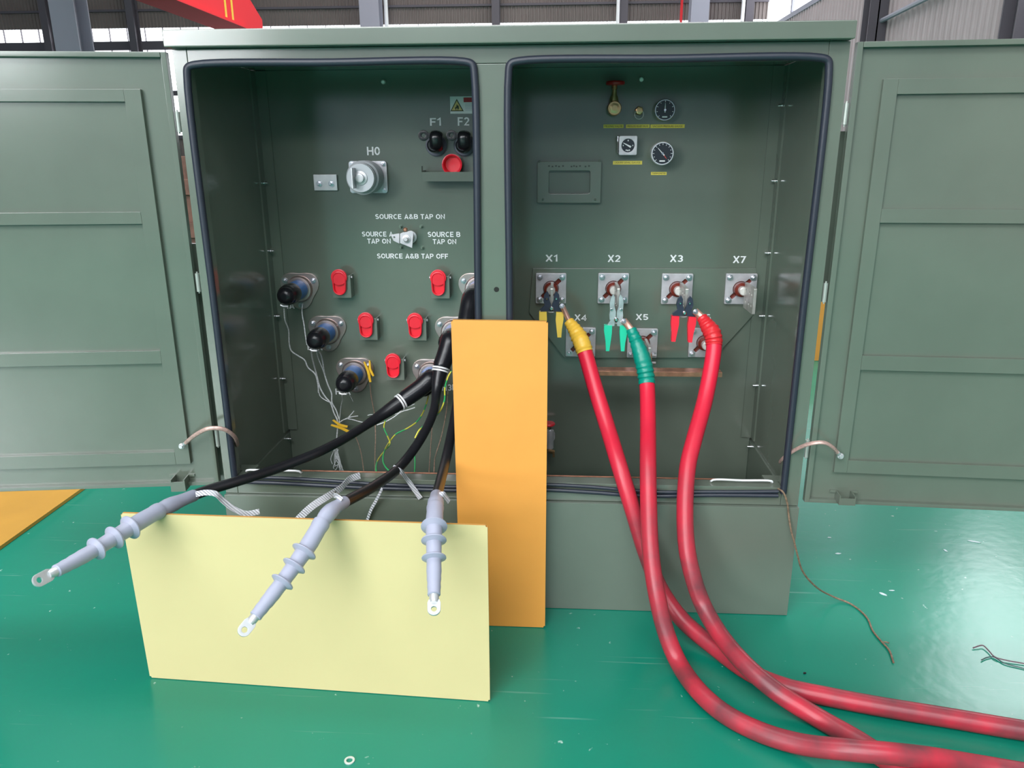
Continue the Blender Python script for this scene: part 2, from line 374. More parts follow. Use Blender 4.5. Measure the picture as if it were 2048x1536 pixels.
# overhead crane girder along the hall, ending near the far wall
def crane():
    y0 = 14.0
    c = [U(440, 56, y0), U(490, 52, y0), U(482, 32, y0)]
    x0, x1 = c[0].x, c[1].x; zb = c[0].z; zt = zb+.75
    root = thing('crane_girder', 'red overhead crane girder with two yellow stripes, top left', 'crane', ((x0+x1)/2, y0, zb))
    mb = MB()
    mb.box((x0, -9.5, zb), (x1, y0, zt)); 
    mb.box((x0-.07, -9.5, zb-.03), (x1+.07, y0, zb)); mb.box((x0-.07, -9.5, zt), (x1+.07, y0, zt+.03))
    mb.build('girder', CRANE, root)
    e = MB()
    v = [e.bm.verts.new(q) for q in ((x0, y0, zb), (x1, y0, zb), (x1, y0, zt), (x0, y0, zt), (x0+.05, y0+.9, zb+.02), (x1+.02, y0+.9, zb+.02), (x1+.02, y0+.9, zb+.28), (x0+.05, y0+.9, zb+.28))]
    for f in ((0, 1, 5, 4), (1, 2, 6, 5), (2, 3, 7, 6), (3, 0, 4, 7), (4, 5, 6, 7), (0, 3, 2, 1)): e.bm.faces.new([v[i] for i in f])
    e.build('girder_end', CRANE, root)
    for k in (0, .3): MB().box((x1, y0-.9+k, zb+.05), (x1+.006, y0-.82+k, zt-.02)).build('stripe', CRANEY, root)
crane()

# ------------------------------------------------------------------ the transformer cabinet
D = .459; XL, XR = -.7338, .7338; ZG = 1.3557; ZS = .3078; ZSILL = .357; ZR0, ZR1 = 1.380, 1.4155
cab = thing('transformer_cabinet', 'large green transformer cabinet with two open compartments and open doors', 'transformer', (0, .5, 0))
MB().box((XL-.004, -.03, ZR0), (XR-.001, 1.02, ZR1), .003).build('roof', GREEN, cab)
def stile(name, x0, x1, z0, z1, y1=.03): return MB().box((x0, 0, z0), (x1, y1, z1), .0012).build(name, GREEN, cab)
OL, OLr, ORl, OR_ = -.7111+.010, -.0538-.010, .0051+.010, .7007-.010
stile('frame_stile', XL, OL, ZS+.001, ZR0-.0005); stile('frame_stile', OR_, XR, ZS+.001, ZR0-.0005)
stile('frame_post', OLr, ORl, ZS+.001, ZG-.013)
stile('frame_header', OL+.0006, OR_-.0006, ZG-.012, ZR0-.0005)
MB().box((OL+.0006, 0, ZS+.001), (OLr-.0006, .04, ZSILL), .0012).build('sill', GREEN, cab)
MB().box((ORl+.0006, 0, ZS+.001), (OR_-.0006, .04, ZSILL), .0012).build('sill', GREEN, cab)
sk = MB().box((XL, -.012, .001), (XR, .012, ZS), .001)
sk.box((XL, .012, .001), (XL+.012, 1.0, ZS), .0); sk.box((XR-.012, .012, .001), (XR, 1.0, ZS), .0); sk.build('skirt', GREENR, cab)
for s in (-1, 1): 
    x0 = XL if s < 0 else XR-.006
    MB().box((x0, .0305, ZS+.001), (x0+.006, D+.012, ZR0-.0005)).build('side_wall', GREEN, cab)
MB().box((-.012, .0305, .02), (-.006+.004, D-.0005, ZR0-.0005)).build('partition', GREEN, cab)
bp = MB().box((XL+.013, D, .02), (XR-.013, D+.012, ZR0-.0005)).build('back_panel', GREEN, cab)
MB().box((XL, D+.0125, ZS+.001), (XR, 1.0, ZR0-.0005), .002).build('tank', GREEN, cab)
# corner angles with bolts
for s, pts in ((-1, [(512, 366), (528, 502), (536, 632), (550, 757), (560, 877)]), (1, [(1567, 211), (1552, 362), (1541, 506), (1530, 632), (1520, 771), (1509, 893)])):
    x = (XL+.006) if s < 0 else (XR-.006)
    x0, x1 = sorted((x, x-s*.034)); a = MB().box((x0, D-.006, .32), (x1, D-.0005, ZR0-.002))
    x0, x1 = sorted((x, x-s*.005)); a.box((x0, D-.040, .32), (x1, D-.0062, ZR0-.002)); a.build('corner_angle', GREEN, cab)
    for q in pts:
        z = U(*q, D-.02).z; xb = x-s*.0055
        m = MB().lathe((xb, D-.022, z), (-s, 0, 0), [(0, .0062), (.0028, .0062), (.0030, .0042), (.012, .0040), (.013, .0025)], 12)
        m.build('bolt', CHROME, cab)
# gaskets
def gasket(x0, x1, sag):
    r = .0085; zt = ZG-.009; zb = .348; k = .022
    for name, pts in (('gasket', [(x0, -.005, zb-.004), (x0, -.006, .8), (x0, -.006, zt-k), (x0+.004, -.006, zt-.006), (x0+k, -.006, zt), ((x0+x1)/2, -.006, zt+.0015), (x1-k, -.006, zt), (x1-.004, -.006, zt-.006), (x1, -.006, zt-k), (x1, -.006, .8), (x1, -.005, zb-.004)]),):
        MB().tube(smooth(pts, 8), (r), 12).build(name, RUBBER, cab)
    MB().tube(smooth([(q[0], -.007, q[1]) for q in sag], 8), .0052, 10).build('gasket', RUBBER, cab)
    MB().tube(smooth([(q[0], -.006, q[1]+.0115+.003*math.sin(9*q[0])) for q in sag], 8), .0046, 10).build('gasket', RUBBER, cab)
gasket(-.7111+.008, -.0538-.008, [(-.69, .344), (-.6, .343), (-.48, .339), (-.36, .335), (-.24, .334), (-.1, .334), (-.066, .337)])
gasket(.0051+.008, .7007-.008, [(.02, .338), (.1, .340), (.22, .336), (.31, .331), (.39, .330), (.5, .335), (.6, .337), (.68, .338)])
# lettering on the back panel: bold sans capitals drawn as strokes
def arc(cx, cy, rx, ry, a0, a1, n=10): return [(cx+rx*math.cos(R_(a0+(a1-a0)*k/n)), cy+ry*math.sin(R_(a0+(a1-a0)*k/n))) for k in range(n+1)]
GW = .165
_l, _r, _b, _t, _m = .095, .60, .095, .905, .5
GLYPH = {
 'A': (.74, [[(.09, 0), (.37, .93), (.65, 0)], [(.20, .28), (.54, .28)]]),
 'B': (.70, [[(_l, _b), (_l, _t), (.36, _t)]+arc(.38, .71, .20, .195, 90, -90)[1:]+[(_l+.05, .515)], [(_l+.08, _b), (.38, _b)]+arc(.39, .305, .22, .21, -90, 90)[1:]+[(.36, .515)]]),
 'C': (.72, [arc(.38, .5, .285, .405, 48, 312, 18)]),
 'E': (.64, [[(.60, _b), (_l, _b), (_l, _t), (.58, _t)], [(_l, .51), (.54, .51)]]),
 'F': (.60, [[(_l, 0), (_l, _t), (.58, _t)], [(_l, .49), (.52, .49)]]),
 'G': (.74, [arc(.38, .5, .285, .405, 48, 330, 18)+[(.64, .45), (.42, .45)]]),
 'H': (.72, [[(_l, 0), (_l, 1)], [(.625, 0), (.625, 1)], [(_l, .51), (.625, .51)]]),
 'N': (.72, [[(_l, 0), (_l, .9), (.625, .1), (.625, 1)]]),
 'O': (.76, [arc(.38, .5, .285, .405, 0, 360, 28)]),
 'P': (.66, [[(_l, 0), (_l, _t), (.36, _t)]+arc(.36, .68, .20, .225, 90, -90)[1:]+[(_l, .455)]]),
 'R': (.70, [[(_l, 0), (_l, _t), (.38, _t)]+arc(.38, .69, .20, .215, 90, -90)[1:]+[(_l, .475)], [(.34, .47), (.60, 0)]]),
 'S': (.66, [arc(.33, .71, .215, .195, 30, 250, 12)+arc(.33, .295, .23, .20, 90, -152, 12)]),
 'T': (.62, [[(0, _t), (.62, _t)], [(.31, 0), (.31, _t)]]),
 'U': (.72, [[(_l, 1), (_l, .34)]+arc(.36, .34, .265, .245, 180, 360, 12)[1:]+[(.625, 1)]]),
 'X': (.70, [[(.08, 0), (.62, 1)], [(.62, 0), (.08, 1)]]),
 '&': (.78, [[(.72, .02), (.22, .66)]+arc(.33, .76, .14, .15, 200, -20, 10)+[(.40, .62), (.20, .46)]+arc(.30, .28, .20, .19, 130, 300, 10)+[(.52, .20), (.66, .46)]]),
 '0': (.62, [arc(.31, .5, .215, .405, 0, 360, 28)]),
 '1': (.44, [[(.30, 0), (.30, .96), (.06, .72)]]),
 '2': (.62, [arc(.31, .68, .205, .225, 165, -30, 10)+[(.12, .10), (.58, .10)]]),
 '3': (.62, [arc(.30, .70, .20, .205, 150, -80, 10)+[(.28, .51)], [(.28, .51)]+arc(.30, .30, .22, .205, 80, -150, 12)]),
 '4': (.62, [[(.46, 0), (.46, .90), (.07, .28), (.62, .28)]]),
 '5': (.62, [[(.54, .905), (.16, .905), (.12, .50)]+arc(.30, .32, .22, .225, 125, -150, 14)]),
 '6': (.62, [arc(.33, .60, .24, .305, 50, 180, 8)+[(.09, .35)], arc(.31, .31, .215, .215, 0, 360, 20)]),
 '7': (.58, [[(.02, _t), (.50, _t), (.20, 0)]]),
 ' ': (.30, [])}
def strokes(mb, pl, w):
    n = len(pl); closed = (Vector(pl[0])-Vector(pl[-1])).length < 1e-4; L = []
    P = [Vector((x, y, 0)) for x, y in pl]
    for i in range(n):
        a = P[i-1] if i else (P[-2] if closed else None); c = P[i+1] if i < n-1 else (P[1] if closed else None)
        d1 = (P[i]-a).normalized() if a is not None else None; d2 = (c-P[i]).normalized() if c is not None else None
        d1 = d1 or d2; d2 = d2 or d1; n1 = Vector((-d1.y, d1.x, 0)); n2 = Vector((-d2.y, d2.x, 0)); m = (n1+n2)
        m = m.normalized() if m.length > .2 else n1
        k = min(1/max(m.dot(n1), .35), 1.7); L.append((mb.bm.verts.new(P[i]+m*w/2*k), mb.bm.verts.new(P[i]-m*w/2*k)))
    for i in range(n-1): mb.bm.faces.new((L[i][0], L[i][1], L[i+1][1], L[i+1][0]))
def text(s, px, py, wpx, hpx, m=WHITEP, y=D, parent=None, off=.028, name='lettering', depth=.0006, wide=None):
    mb = MB()
    if all(ch in GLYPH for ch in s):
        x = 0.
        for ch in s:
            w, pls = GLYPH[ch]; i0 = len(mb.bm.verts)
            for kp, pl in enumerate(pls):
                i1 = len(mb.bm.verts); strokes(mb, pl, GW); mb.bm.verts.ensure_lookup_table()
                for v in mb.bm.verts[i1:]: v.co.z = .00012*kp        # strokes lie a hair over each other
            mb.bm.verts.ensure_lookup_table()
            for v in mb.bm.verts[i0:]: v.co.x += x
            x += w+.07
    else:
        c = bpy.data.curves.new('tmp', 'FONT'); c.body = s; c.size = 1; c.align_x = 'CENTER'; c.offset = off
        mb.curve(c, Matrix.Identity(4))
    xs = [v.co.x for v in mb.bm.verts]; ys = [v.co.y for v in mb.bm.verts]
    p = U(px, py, y); w = (U(px+wpx/2, py, y)-U(px-wpx/2, py, y)).x; h = (U(px, py-hpx/2, y)-U(px, py+hpx/2, y)).z
    sx = w/(max(xs)-min(xs)); sy = h/(max(ys)-min(ys)); cx = (max(xs)+min(xs))/2; cy = (max(ys)+min(ys))/2
    for v in mb.bm.verts: v.co = Vector((p.x+(v.co.x-cx)*sx, y-depth-v.co.z, p.z+(v.co.y-cy)*sy))
    r = bmesh.ops.extrude_face_region(mb.bm, geom=mb.bm.faces[:])
    for g in r['geom']:
        if isinstance(g, bmesh.types.BMVert): g.co.y += depth*.9
    return mb.build(name, m, parent or bp, angle=20)
for s, px, py, w, h in (('F1', 871, 243, 22, 17), ('F2', 927, 243, 23, 17), ('H0', 747, 302, 26, 17), ('SOURCE A&B TAP ON', 820, 433, 139, 11),
                        ('SOURCE A', 755, 468, 62, 11), ('TAP ON', 758, 482, 47, 11), ('SOURCE B', 888, 469, 65, 11), ('TAP ON', 889, 483, 47, 11),
                        ('SOURCE A&B TAP OFF', 825, 512, 142, 11), ('X1', 1103, 516, 24, 15), ('X2', 1228, 517, 25, 15), ('X3', 1353, 517, 26, 15), ('X7', 1479, 519, 26, 15),
                        ('H1A', 574, 611, 30, 13), ('H2A', 630, 694, 30, 13), ('H3A', 686, 783, 30, 13), ('H3B', 899, 775, 30, 13), ('H2B', 945, 695, 30, 13)):
    text(s, px, py, w, h)

# doors
def door(side, hx, a, ztop, zbot, bars, vbar, lab, brk, hz):
    s = side; dr = Vector((s*math.cos(R_(a)), -math.sin(R_(a)), 0)); n = Vector((s*math.sin(R_(a))*-1, -math.cos(R_(a)), 0))
    if n.y > 0: n = -n
    H = Vector((hx, -.004, 0)); M = Matrix.Identity(4)
    M.col[0] = (*dr, 0); M.col[1] = (*(-n), 0); M.col[2] = (0, 0, 1, 0); M.col[3] = (*H, 1)      # local: x along leaf, y into the leaf, z up
    Wd = .70
    def loc(px, py): q = PL(px, py, H, n); return (q-H).dot(dr), q.z
    lf = MB().box((0, .014, zbot), (Wd, .018, ztop), .0, M)
    t = .0035
    lf.box((0, 0, zbot), (.012, .0139, ztop), .001, M); lf.box((Wd-.012, 0, zbot), (Wd, .0139, ztop), .001, M)
    lf.box((.0121, -.002, ztop-.011), (Wd-.0121, .0139, ztop), .001, M); lf.box((.0121, 0, zbot), (Wd-.0121, .0139, zbot+.009), .001, M)
    d = lf.build('door', GREEN, cab)
    st = MB(); u0 = loc(*vbar[0])[0]; u1 = loc(*vbar[1])[0]; u0, u1 = sorted((u0, u1))
    zs = [(loc(px, p0)[1], loc(px, p1)[1]) for px, p0, p1 in bars]
    y0, y1 = .003, .0138
    st.box((u0, y0, zs[-1][1]), (u1, y1, zs[0][0]), .0006, M); st.box((Wd-.07-(u1-u0), y0, zs[-1][1]), (Wd-.07, y1, zs[0][0]), .0006, M)
    for za, zb in zs: st.box((u1+.0002, y0, zb), (Wd-.0702-(u1-u0), y1, za), .0006, M)
    st.build('stiffener', GREEN, d)
    (b0, zt), (b1, zb) = loc(brk[0], brk[1]), loc(brk[2], brk[3]); b0, b1 = sorted((b0, b1))
    br = MB(); br.box((b0, -.024, zb), (b0+.003, .0138, zt), 0, M); br.box((b1-.003, -.024, zb), (b1, .0138, zt), 0, M); br.box((b0+.003, -.024, zb), (b1-.003, -.021, zt-.006), 0, M)
    br.box((b0-.014, .010, zt-.006), (b0, .0138, zt), 0, M); br.box((b1, .010, zt-.006), (b1+.014, .0138, zt), 0, M)
    br.build('latch_bracket', GREEN, d)
    for z in hz:
        hg = MB(); c = Vector((hx-s*.006, .004, z)); hg.tube([c-Vector((0, 0, .022)), c+Vector((0, 0, .022))], .0055, 12)
        hg.tube([c-Vector((0, 0, .026)), c+Vector((0, 0, .026))], .0022, 8)
        hg.build('hinge', mat('hinge_zinc', (.42, .46, .42), .4, .5), d)
    return d, M, loc
doorL, ML, locL = door(-1, -.7470, 7.5, 1.374, .333, [(240, 178, 203), (280, 424, 448), (320, 702, 728), (345, 905, 930)], [(279, 178), (247, 190)], 'left', (346, 953, 378, 975), [U(u, v, .004).z for u, v in ((354, 244), (405, 565), (439, 876))])
doorR, MR, locR = door(1, .7470, 3.0, 1.377, .3205, [(1800, 157, 188), (1760, 418, 446), (1730, 712, 741), (1700, 922, 947)], [(1769, 158), (1795, 188)], 'right', (1674, 984, 1704, 1003), [U(u, v, .004).z for u, v in ((1684, 228), (1643, 585), (1607, 897))])

for x0, x1, z0, z1 in ((XL-.045, XL-.0005, .31, .95), (XR+.0005, XR+.035, U(1645, 603, .034).z, 1.2)): MB().box((x0, .034, z0), (x1, .05, z1)).build('hinge_gap_blocker', GREENR, cab)  # added strips, block the view through the hinge gaps so they look dark
# -------- gear on the left panel
def hexbolt(mb, c, r, ax=(0, -1, 0), stick=.008):
    mb.lathe(c, ax, [(0, r*1.35), (.0015, r*1.35)], 18); mb.lathe(Vector(c)+Vector(ax)*.0015, ax, [(0, r), (.0045, r), (.005, r*.85)], 6)
    mb.lathe(Vector(c)+Vector(ax)*.006, ax, [(0, r*.55), (stick, r*.52)], 10); return mb
for q in ((768, 163), (1282, 158)):
    MB().lathe(U(*q, D), (0, -1, -.2), [(0, .006), (.012, .006), (.014, .004)], 12).build('stud', mat('stud_white', (.8, .82, .76), .4), cab)
# warning plate
a = U(900, 193, D); b = U(976, 227, D)
wl = MB().box((a.x, D-.0016, b.z), (b.x, D-.0001, a.z)).build('warning_plate', WHITE, cab, 'white warning plate with a flame triangle')
w_ = b.x-a.x; h_ = a.z-b.z
MB().box((a.x+w_*.36, D-.0022, a.z-h_*.34), (b.x-w_*.02, D-.0017, a.z-h_*.07)).build('red_header', mat('sign_red', (.45, .02, .03), .5), wl)
def tri(cx, cz, r): return [(cx+r*math.cos(R_(90+120*k)), cz+r*math.sin(R_(90+120*k))) for k in range(3)]
cx, cz = a.x+w_*.18, a.z-h_*.62
MB().outline([tri(0, 0, h_*.48)], .0005, XZ((cx, D-.0020, cz))).build('triangle_border', DARKT, wl)
MB().outline([tri(0, 0, h_*.38)], .0005, XZ((cx, D-.0026, cz))).build('triangle', mat('sign_yellow', (.75, .55, .22), .5), wl)
fl = [(0, .5), (.12, .25), (.22, .32), (.3, -.05), (.2, -.3), (.08, -.4), (.12, -.2), (0, -.02), (-.12, -.2), (-.08, -.4), (-.2, -.3), (-.28, -.05), (-.18, .12), (-.1, .08)]
MB().outline([[(x*h_*.42, z*h_*.42) for x, z in fl]], .0005, XZ((cx, D-.0032, cz-h_*.03))).build('flame', mat('sign_black', (.03, .04, .02), .6), wl)
text('DANGER', 957, 201, 26, 5, WHITEP, D-.0022, wl, .01)
for k in range(5):
    z = a.z-h_*(.44+.09*k); MB().box((a.x+w_*.40, D-.0020, z-.0006), (b.x-w_*(.06+.05*(k % 2)), D-.0017, z+.0006)).build('print_line', mat('print_grey', (.55, .5, .6), .6), wl)

# ground pad
a = U(628, 349, D); b = U(677, 381, D)
gp = MB().box((a.x, D-.010, b.z), (b.x, D-.0002, a.z), .0015).build('ground_pad', STEEL, cab, 'bright steel grounding pad with two bolts')
for f in (.25, .76):
    m = MB(); hexbolt(m, ((a.x+(b.x-a.x)*f), D-.0101, (a.z+b.z)/2-.003), .007); m.build('bolt', BOLT, gp)
# H0 bushing
a = U(698, 322, D); b = U(777, 386, D); c = U(738, 354, D)
h0 = MB().outline([rrect(a.x-c.x, b.z-c.z, b.x-c.x, a.z-c.z, .008)], .008, XZ((c.x, D-.0045, c.z)), .001).build('neutral_bushing', ALU, cab, 'pale grey ribbed neutral bushing')
pr = [(0, .040)]
for k in range(6): pr += [(.006+k*.011, .040), (.0085+k*.011, .046), (.0115+k*.011, .046), (.0135+k*.011, .040)]
pr += [(.078, .040), (.082, .040)]
MB().lathe((c.x, D-.0088, c.z), (0, -1, 0), pr, 40).build('ribbed_body', GREYB, h0)
MB().lathe((c.x, D-.0912, c.z), (0, -1, 0), [(0, .037), (.004, .0385), (.007, .038), (.008, .036)], 40).build('end_disc', mat('pale_resin', (.62, .64, .68), .35), h0)
MB().lathe((c.x, D-.0994, c.z), (0, -1, 0), [(0, .019), (.003, .019), (.004, .012), (.012, .012), (.013, .008)], 24).build('terminal_stud', STEEL, h0)
MB().box((c.x-.016, D-.135, c.z-.027), (c.x-.012, D-.0996, c.z+.027), .0008).build('spade', STEEL, h0)
for sx, sz in ((-1, -1), (1, -1), (-1, 1), (1, 1)):
    m = MB(); hexbolt(m, (c.x+sx*.043*1.05, D-.0086, c.z+sz*.036), .0062); m.build('bolt', BOLT, h0)
# fuse holders
for px in (873, 929):
    c = U(px, 291, D)
    fh = MB().lathe(c, (0, -1, 0), [(0, .030), (.006, .030), (.007, .027), (.010, .027), (.010, .021)], 32).build('fuse_holder', mat('dark_flange', (.10, .10, .13), .35, .3), cab, 'black bayonet fuse holder with a pull ring')
    MB().lathe((c.x, D-.0101, c.z), (0, -1, 0), [(0, .021), (.03, .0205), (.036, .019), (.045, .018), (.048, .014)], 28).build('fuse_cap', BLACK, fh)
    t0 = U(px-1, 288, D-.058); t1 = U(px-1, 271, D-.064)
    MB().tube(smooth([t0+Vector((0, .014, -.012)), t0+Vector((0, 0, -.004)), t0.lerp(t1, .6)+Vector((0, -.004, 0)), t1, t1+Vector((0, .010, .004))], 5), [(.010, .0175)]*21, 14).build('grip', BLACK, fh)
    rc = U(px-26, 271, D-.060); m = MB()
    m.outline([circ(.0145, 24), circ(.0052, 16)], .007, XZ(rc), .0015); m.box(rc+Vector((.012, -.003, -.007)), rc+Vector((.026, .003, .007)), .001); m.build('pull_ring', BLACK, fh)
# drip shelf with the red cup
a = U(846, 344, D-.05); b = U(985, 362, D-.05)
sh = MB(); y0 = D-.072
sh.box((a.x, y0, b.z), (b.x, y0+.003, a.z+.0005), 0); sh.box((a.x, y0+.003, b.z), (b.x, D-.0002, b.z+.003), 0)
sh.box((a.x-.003, y0, b.z), (a.x-.0001, y0+.022, a.z+.016), 0); sh.box((a.x-.003, y0+.022, b.z), (a.x-.0001, D-.0002, a.z+.004), 0)
shelf = sh.build('drip_shelf', GREEN, cab)
c = U(905, 329, D-.02); rr = .0285
cup = MB(); cup.lathe((c.x, D-.001, c.z), (0, -1, 0), [(0, .022), (.004, .0255), (.026, rr-.0015), (.028, rr), (.031, rr), (.0315, rr-.002), (.029, rr-.005), (.010, rr-.008), (.009, .0)], 36)
cup.build('drip_cup', REDP, cab, 'round red cup behind the shelf lip')
# tap switch
c = U(822, 474, D)
sw = MB().lathe((c.x, D-.0002, c.z), (0, -1, 0), [(0, .018), (.006, .018), (.007, .012), (.03, .012), (.031, .009)], 24).build('tap_switch', STEEL, cab, 'steel tap switch with a pointer handle')
def o2(pts, k, p): return [((x-p[0])*k, -(y-p[1])*k) for x, y in pts]
k = .00143/5.12; ctr = (1120, 385)
MB().outline([o2([(1085, 320), (1195, 312), (1175, 480), (1050, 430), (1055, 335)], k, ctr)], .004, XZ((c.x-.006, D-.036, c.z-.001)), .0006).build('handle_plate', ALU, sw)
MB().outline([o2([(960, 345), (1050, 330), (1045, 435), (985, 405)], k, ctr), o2([(985, 365), (1000, 358), (1008, 372), (992, 380)], k, ctr)], .004, XZ((c.x-.006, D-.039, c.z-.001)), .0006).build('pointer', ALU, sw)
MB().lathe((c.x-.006, D-.0385, c.z-.002), (0, -1, 0), [(0, .012), (.002, .012), (.0025, .0085), (.007, .0085), (.008, .006), (.012, .005)], 18).build('nut', STEEL, sw)
MB().lathe((c.x-.008, D-.034, c.z+.025), (0, -1, 0), [(0, .006), (.008, .006), (.010, .004)], 14).build('lock_pin', COPPER, sw)
for q in ((802, 453), (843, 453), (803, 494), (845, 495)):
    m = MB(); hexbolt(m, U(*q, D-.0002), .0045); m.build('stud', mat('painted_stud', (.16, .22, .17), .25), cab)
# parking stands: green bracket with a red cup
for px, py in ((682, 569), (879, 570), (735, 654), (833, 655), (789, 735)):
    c = U(px+1, py+1, D-.038); cz = c.z
    pk = MB().box((c.x-.027, D-.040, cz-.038), (c.x+.028, D-.037, cz+.028), .0008)
    pk.box((c.x-.027, D-.037, cz-.038), (c.x-.024, D-.0002, cz+.028)); pk.box((c.x+.024, D-.037, cz-.038), (c.x+.027, D-.0002, cz+.028))
    pk = pk.build('parking_stand', GREENR, cab, 'green parking bracket with a red insert')
    def ob(r, h, dz=0): 
        o = []
        for kk in range(13): w = math.pi*kk/12; o.append((r*math.cos(w), h+r*math.sin(w)+dz))
        for kk in range(13): w = math.pi+math.pi*kk/12; o.append((r*.92*math.cos(w), -h+r*.92*math.sin(w)+dz))
        return o
    q = XZ((c.x-.0035, D-.046, cz+.006))
    MB().outline([ob(.021, .0152), ob(.0165, .0147, -.001)], .012, q, .002).build('insert_rim', REDP, pk)
    MB().outline([ob(.0164, .0147, -.001)], .003, XZ((c.x-.0035, D-.0415, cz+.006))).build('insert', REDP, pk)
    MB().lathe((c.x-.0035, D-.041, cz+.024), (0, -1, 0), [(0, .0235), (.008, .0235), (.009, .022)], 24).build('collar', REDP, pk)
    for sx in (-1, 1):
        MB().lathe((c.x+sx*.0275, D-.030, cz+.022), (sx, 0, 0), [(0, .004), (.004, .004), (.0045, .0025)], 10).build('screw', STEEL, pk)
# high-voltage bushings
def hv(px, py, elbow=False):
    c = U(px, py, D)
    ol = [((.055+.008*math.cos(3*w-math.pi/2))*math.cos(w), (.055+.008*math.cos(3*w-math.pi/2))*math.sin(w)) for w in [2*math.pi*k/60 for k in range(60)]]
    b = MB().outline([ol], .006, XZ((c.x, D-.0033, c.z)), .0012).build('primary_bushing', ZINC, cab, 'iridescent zinc flanged bushing with a blue collar')
    MB().lathe((c.x, D-.0064, c.z), (0, -1, 0), [(0, .040), (.004, .040), (.008, .037), (.012, .036), (.013, .030)], 36).build('clamp_ring', ZINC, b)
    for an in (30, 150, 270):
        m = MB(); hexbolt(m, (c.x+.050*math.cos(R_(an)), D-.0064, c.z+.050*math.sin(R_(an))), .0062); m.build('bolt', BOLT, b)
    MB().lathe((c.x, D-.0195, c.z), (0, -1, 0), [(0, .0285), (.022, .0285), (.030, .027), (.058, .026)], 32).build('blue_collar', BLUE, b, 'blue collar')
    if not elbow:
        MB().lathe((c.x, D-.0780, c.z), (0, -1, 0), [(0, .028), (.001, .030), (.022, .0305), (.040, .0285), (.043, .026), (.049, .0255), (.056, .024), (.064, .0165), (.067, .008)], 32).build('insulating_cap', BLACK, b, 'black rubber cap')
        ey = Vector((c.x-.004, D-.128, c.z-.026)); MB().tube([ey+Vector((-.014, 0, 0)), ey+Vector((-.006, 0, -.004)), ey+Vector((.008, 0, -.004))], .003, 8).build('drain_eye', TIN, b)
    return c
HVA = [hv(601, 577), hv(656, 662), hv(711, 745)]
HVB = [hv(957, 578, True), hv(909, 664, True), hv(863, 748, True)]

# -------- gear on the right panel
c = U(1227, 218, D)
fv = MB().lathe((c.x, D-.0002, c.z), (0, -1, 0), [(0, .015), (.02, .015), (.022, .019), (.040, .019), (.042, .017)], 24).build('fill_valve', BRASS, cab, 'brass valve with a red handwheel on top')
MB().lathe((c.x, D-.0424, c.z), (0, -1, 0), [(0, .014), (.003, .014), (.004, .008), (.006, .008)], 6).build('plug', BRASS, fv)
MB().lathe((c.x-.001, D-.028, c.z+.016), (0, 0, 1), [(0, .012), (.012, .011), (.018, .007), (.032, .006), (.034, .008), (.042, .007)], 18).build('bonnet', BRASS, fv)
MB().lathe((c.x+.001, D-.028, c.z+.0585), (0, 0, 1), [(0, .008), (.001, .024), (.006, .026), (.010, .024), (.011, .008)], 24).build('handwheel', mat('valve_red', (.42, .012, .012), .4), fv)
c = U(1277, 222, D)
rv = MB().lathe((c.x, D-.0002, c.z), (0, -1, 0), [(0, .012), (.018, .012), (.020, .010), (.026, .010), (.027, .007)], 6).build('relief_valve', BRASS, cab, 'small brass relief valve with a pull ring')
MB().tube([(c.x+.012*math.cos(w), D-.024, c.z-.010+.012*math.sin(w)) for w in [2*math.pi*k/20 for k in range(21)]], .0013, 6).build('pull_ring', STEEL, rv)
def gauge(px, py, r, stick, bez, nm, lab, needle, marks, brand):
    c = U(px, py, D-stick)
    g = MB().lathe((c.x, D-.0002, c.z), (0, -1, 0), [(0, r*.82), (stick-.012, r*.82), (stick-.010, r), (stick-.003, r), (stick, r*.94), (stick, r*.87)], 40).build(nm, bez, cab, lab)
    MB().lathe((c.x, D-stick-.0003, c.z), (0, -1, 0), [(0, r*.86), (.0006, r*.86)], 40).build('dial', DIAL, g)
    y = D-stick-.0011
    for kk in range(marks):
        an = R_(225-270*kk/(marks-1)); m = MB(); M = XZ((c.x, y, c.z)) @ Matrix.Rotation(an, 4, 'Z')
        m.box((r*.70, -.0006, -.0003), (r*(.80 if kk % 2 else .84), .0006, .0003), 0, M); m.build('tick', WHITE, g)
    M = XZ((c.x, y-.0012, c.z)) @ Matrix.Rotation(R_(needle), 4, 'Z')
    m = MB(); m.outline([[(-r*.22, -.0016), (r*.62, -.0005), (r*.62, .0005), (-r*.22, .0016)]], .0006, M); m.build('needle', WHITE, g)
    MB().lathe((c.x, y-.0006, c.z), (0, -1, 0), [(0, .003), (.002, .003)], 14).build('hub', CHROME, g)
    q = MB().box((c.x-r*.24, y-.0003, c.z-r*.68), (c.x+r*.24, y+.0005, c.z-r*.56)); q.build('print', WHITE, g)
    return c, g
gauge(1330, 220, .0285, .034, mat('gauge_rim', (.55, .56, .58), .25, .9), 'vacuum_gauge', 'round dark dial gauge with a thin rim', 90, 9, '')
c, g = gauge(1325, 307, .0315, .060, mat('bright_bezel', (.88, .86, .90), .25, .5), 'thermometer_gauge', 'round dial thermometer with a bright chrome bezel', 133, 13, '')
m = MB(); M = XZ((c.x, D-.0612, c.z)) @ Matrix.Rotation(R_(-50), 4, 'Z'); m.outline([[(.004, -.0012), (.018, -.0005), (.018, .0005), (.004, .0012)]], .0006, M); m.build('drag_needle', mat('needle_red', (.7, .06, .05), .4), g)
c = U(1256, 291, D-.035); hs = .0245
lg = MB().outline([rrect(-hs, -hs*1.03, hs, hs*1.03, .004), circ(.0178, 32)], .005, XZ((c.x, D-.0360, c.z)), .0008).build('level_gauge', ALU, cab, 'square liquid level gauge with a round dark dial')
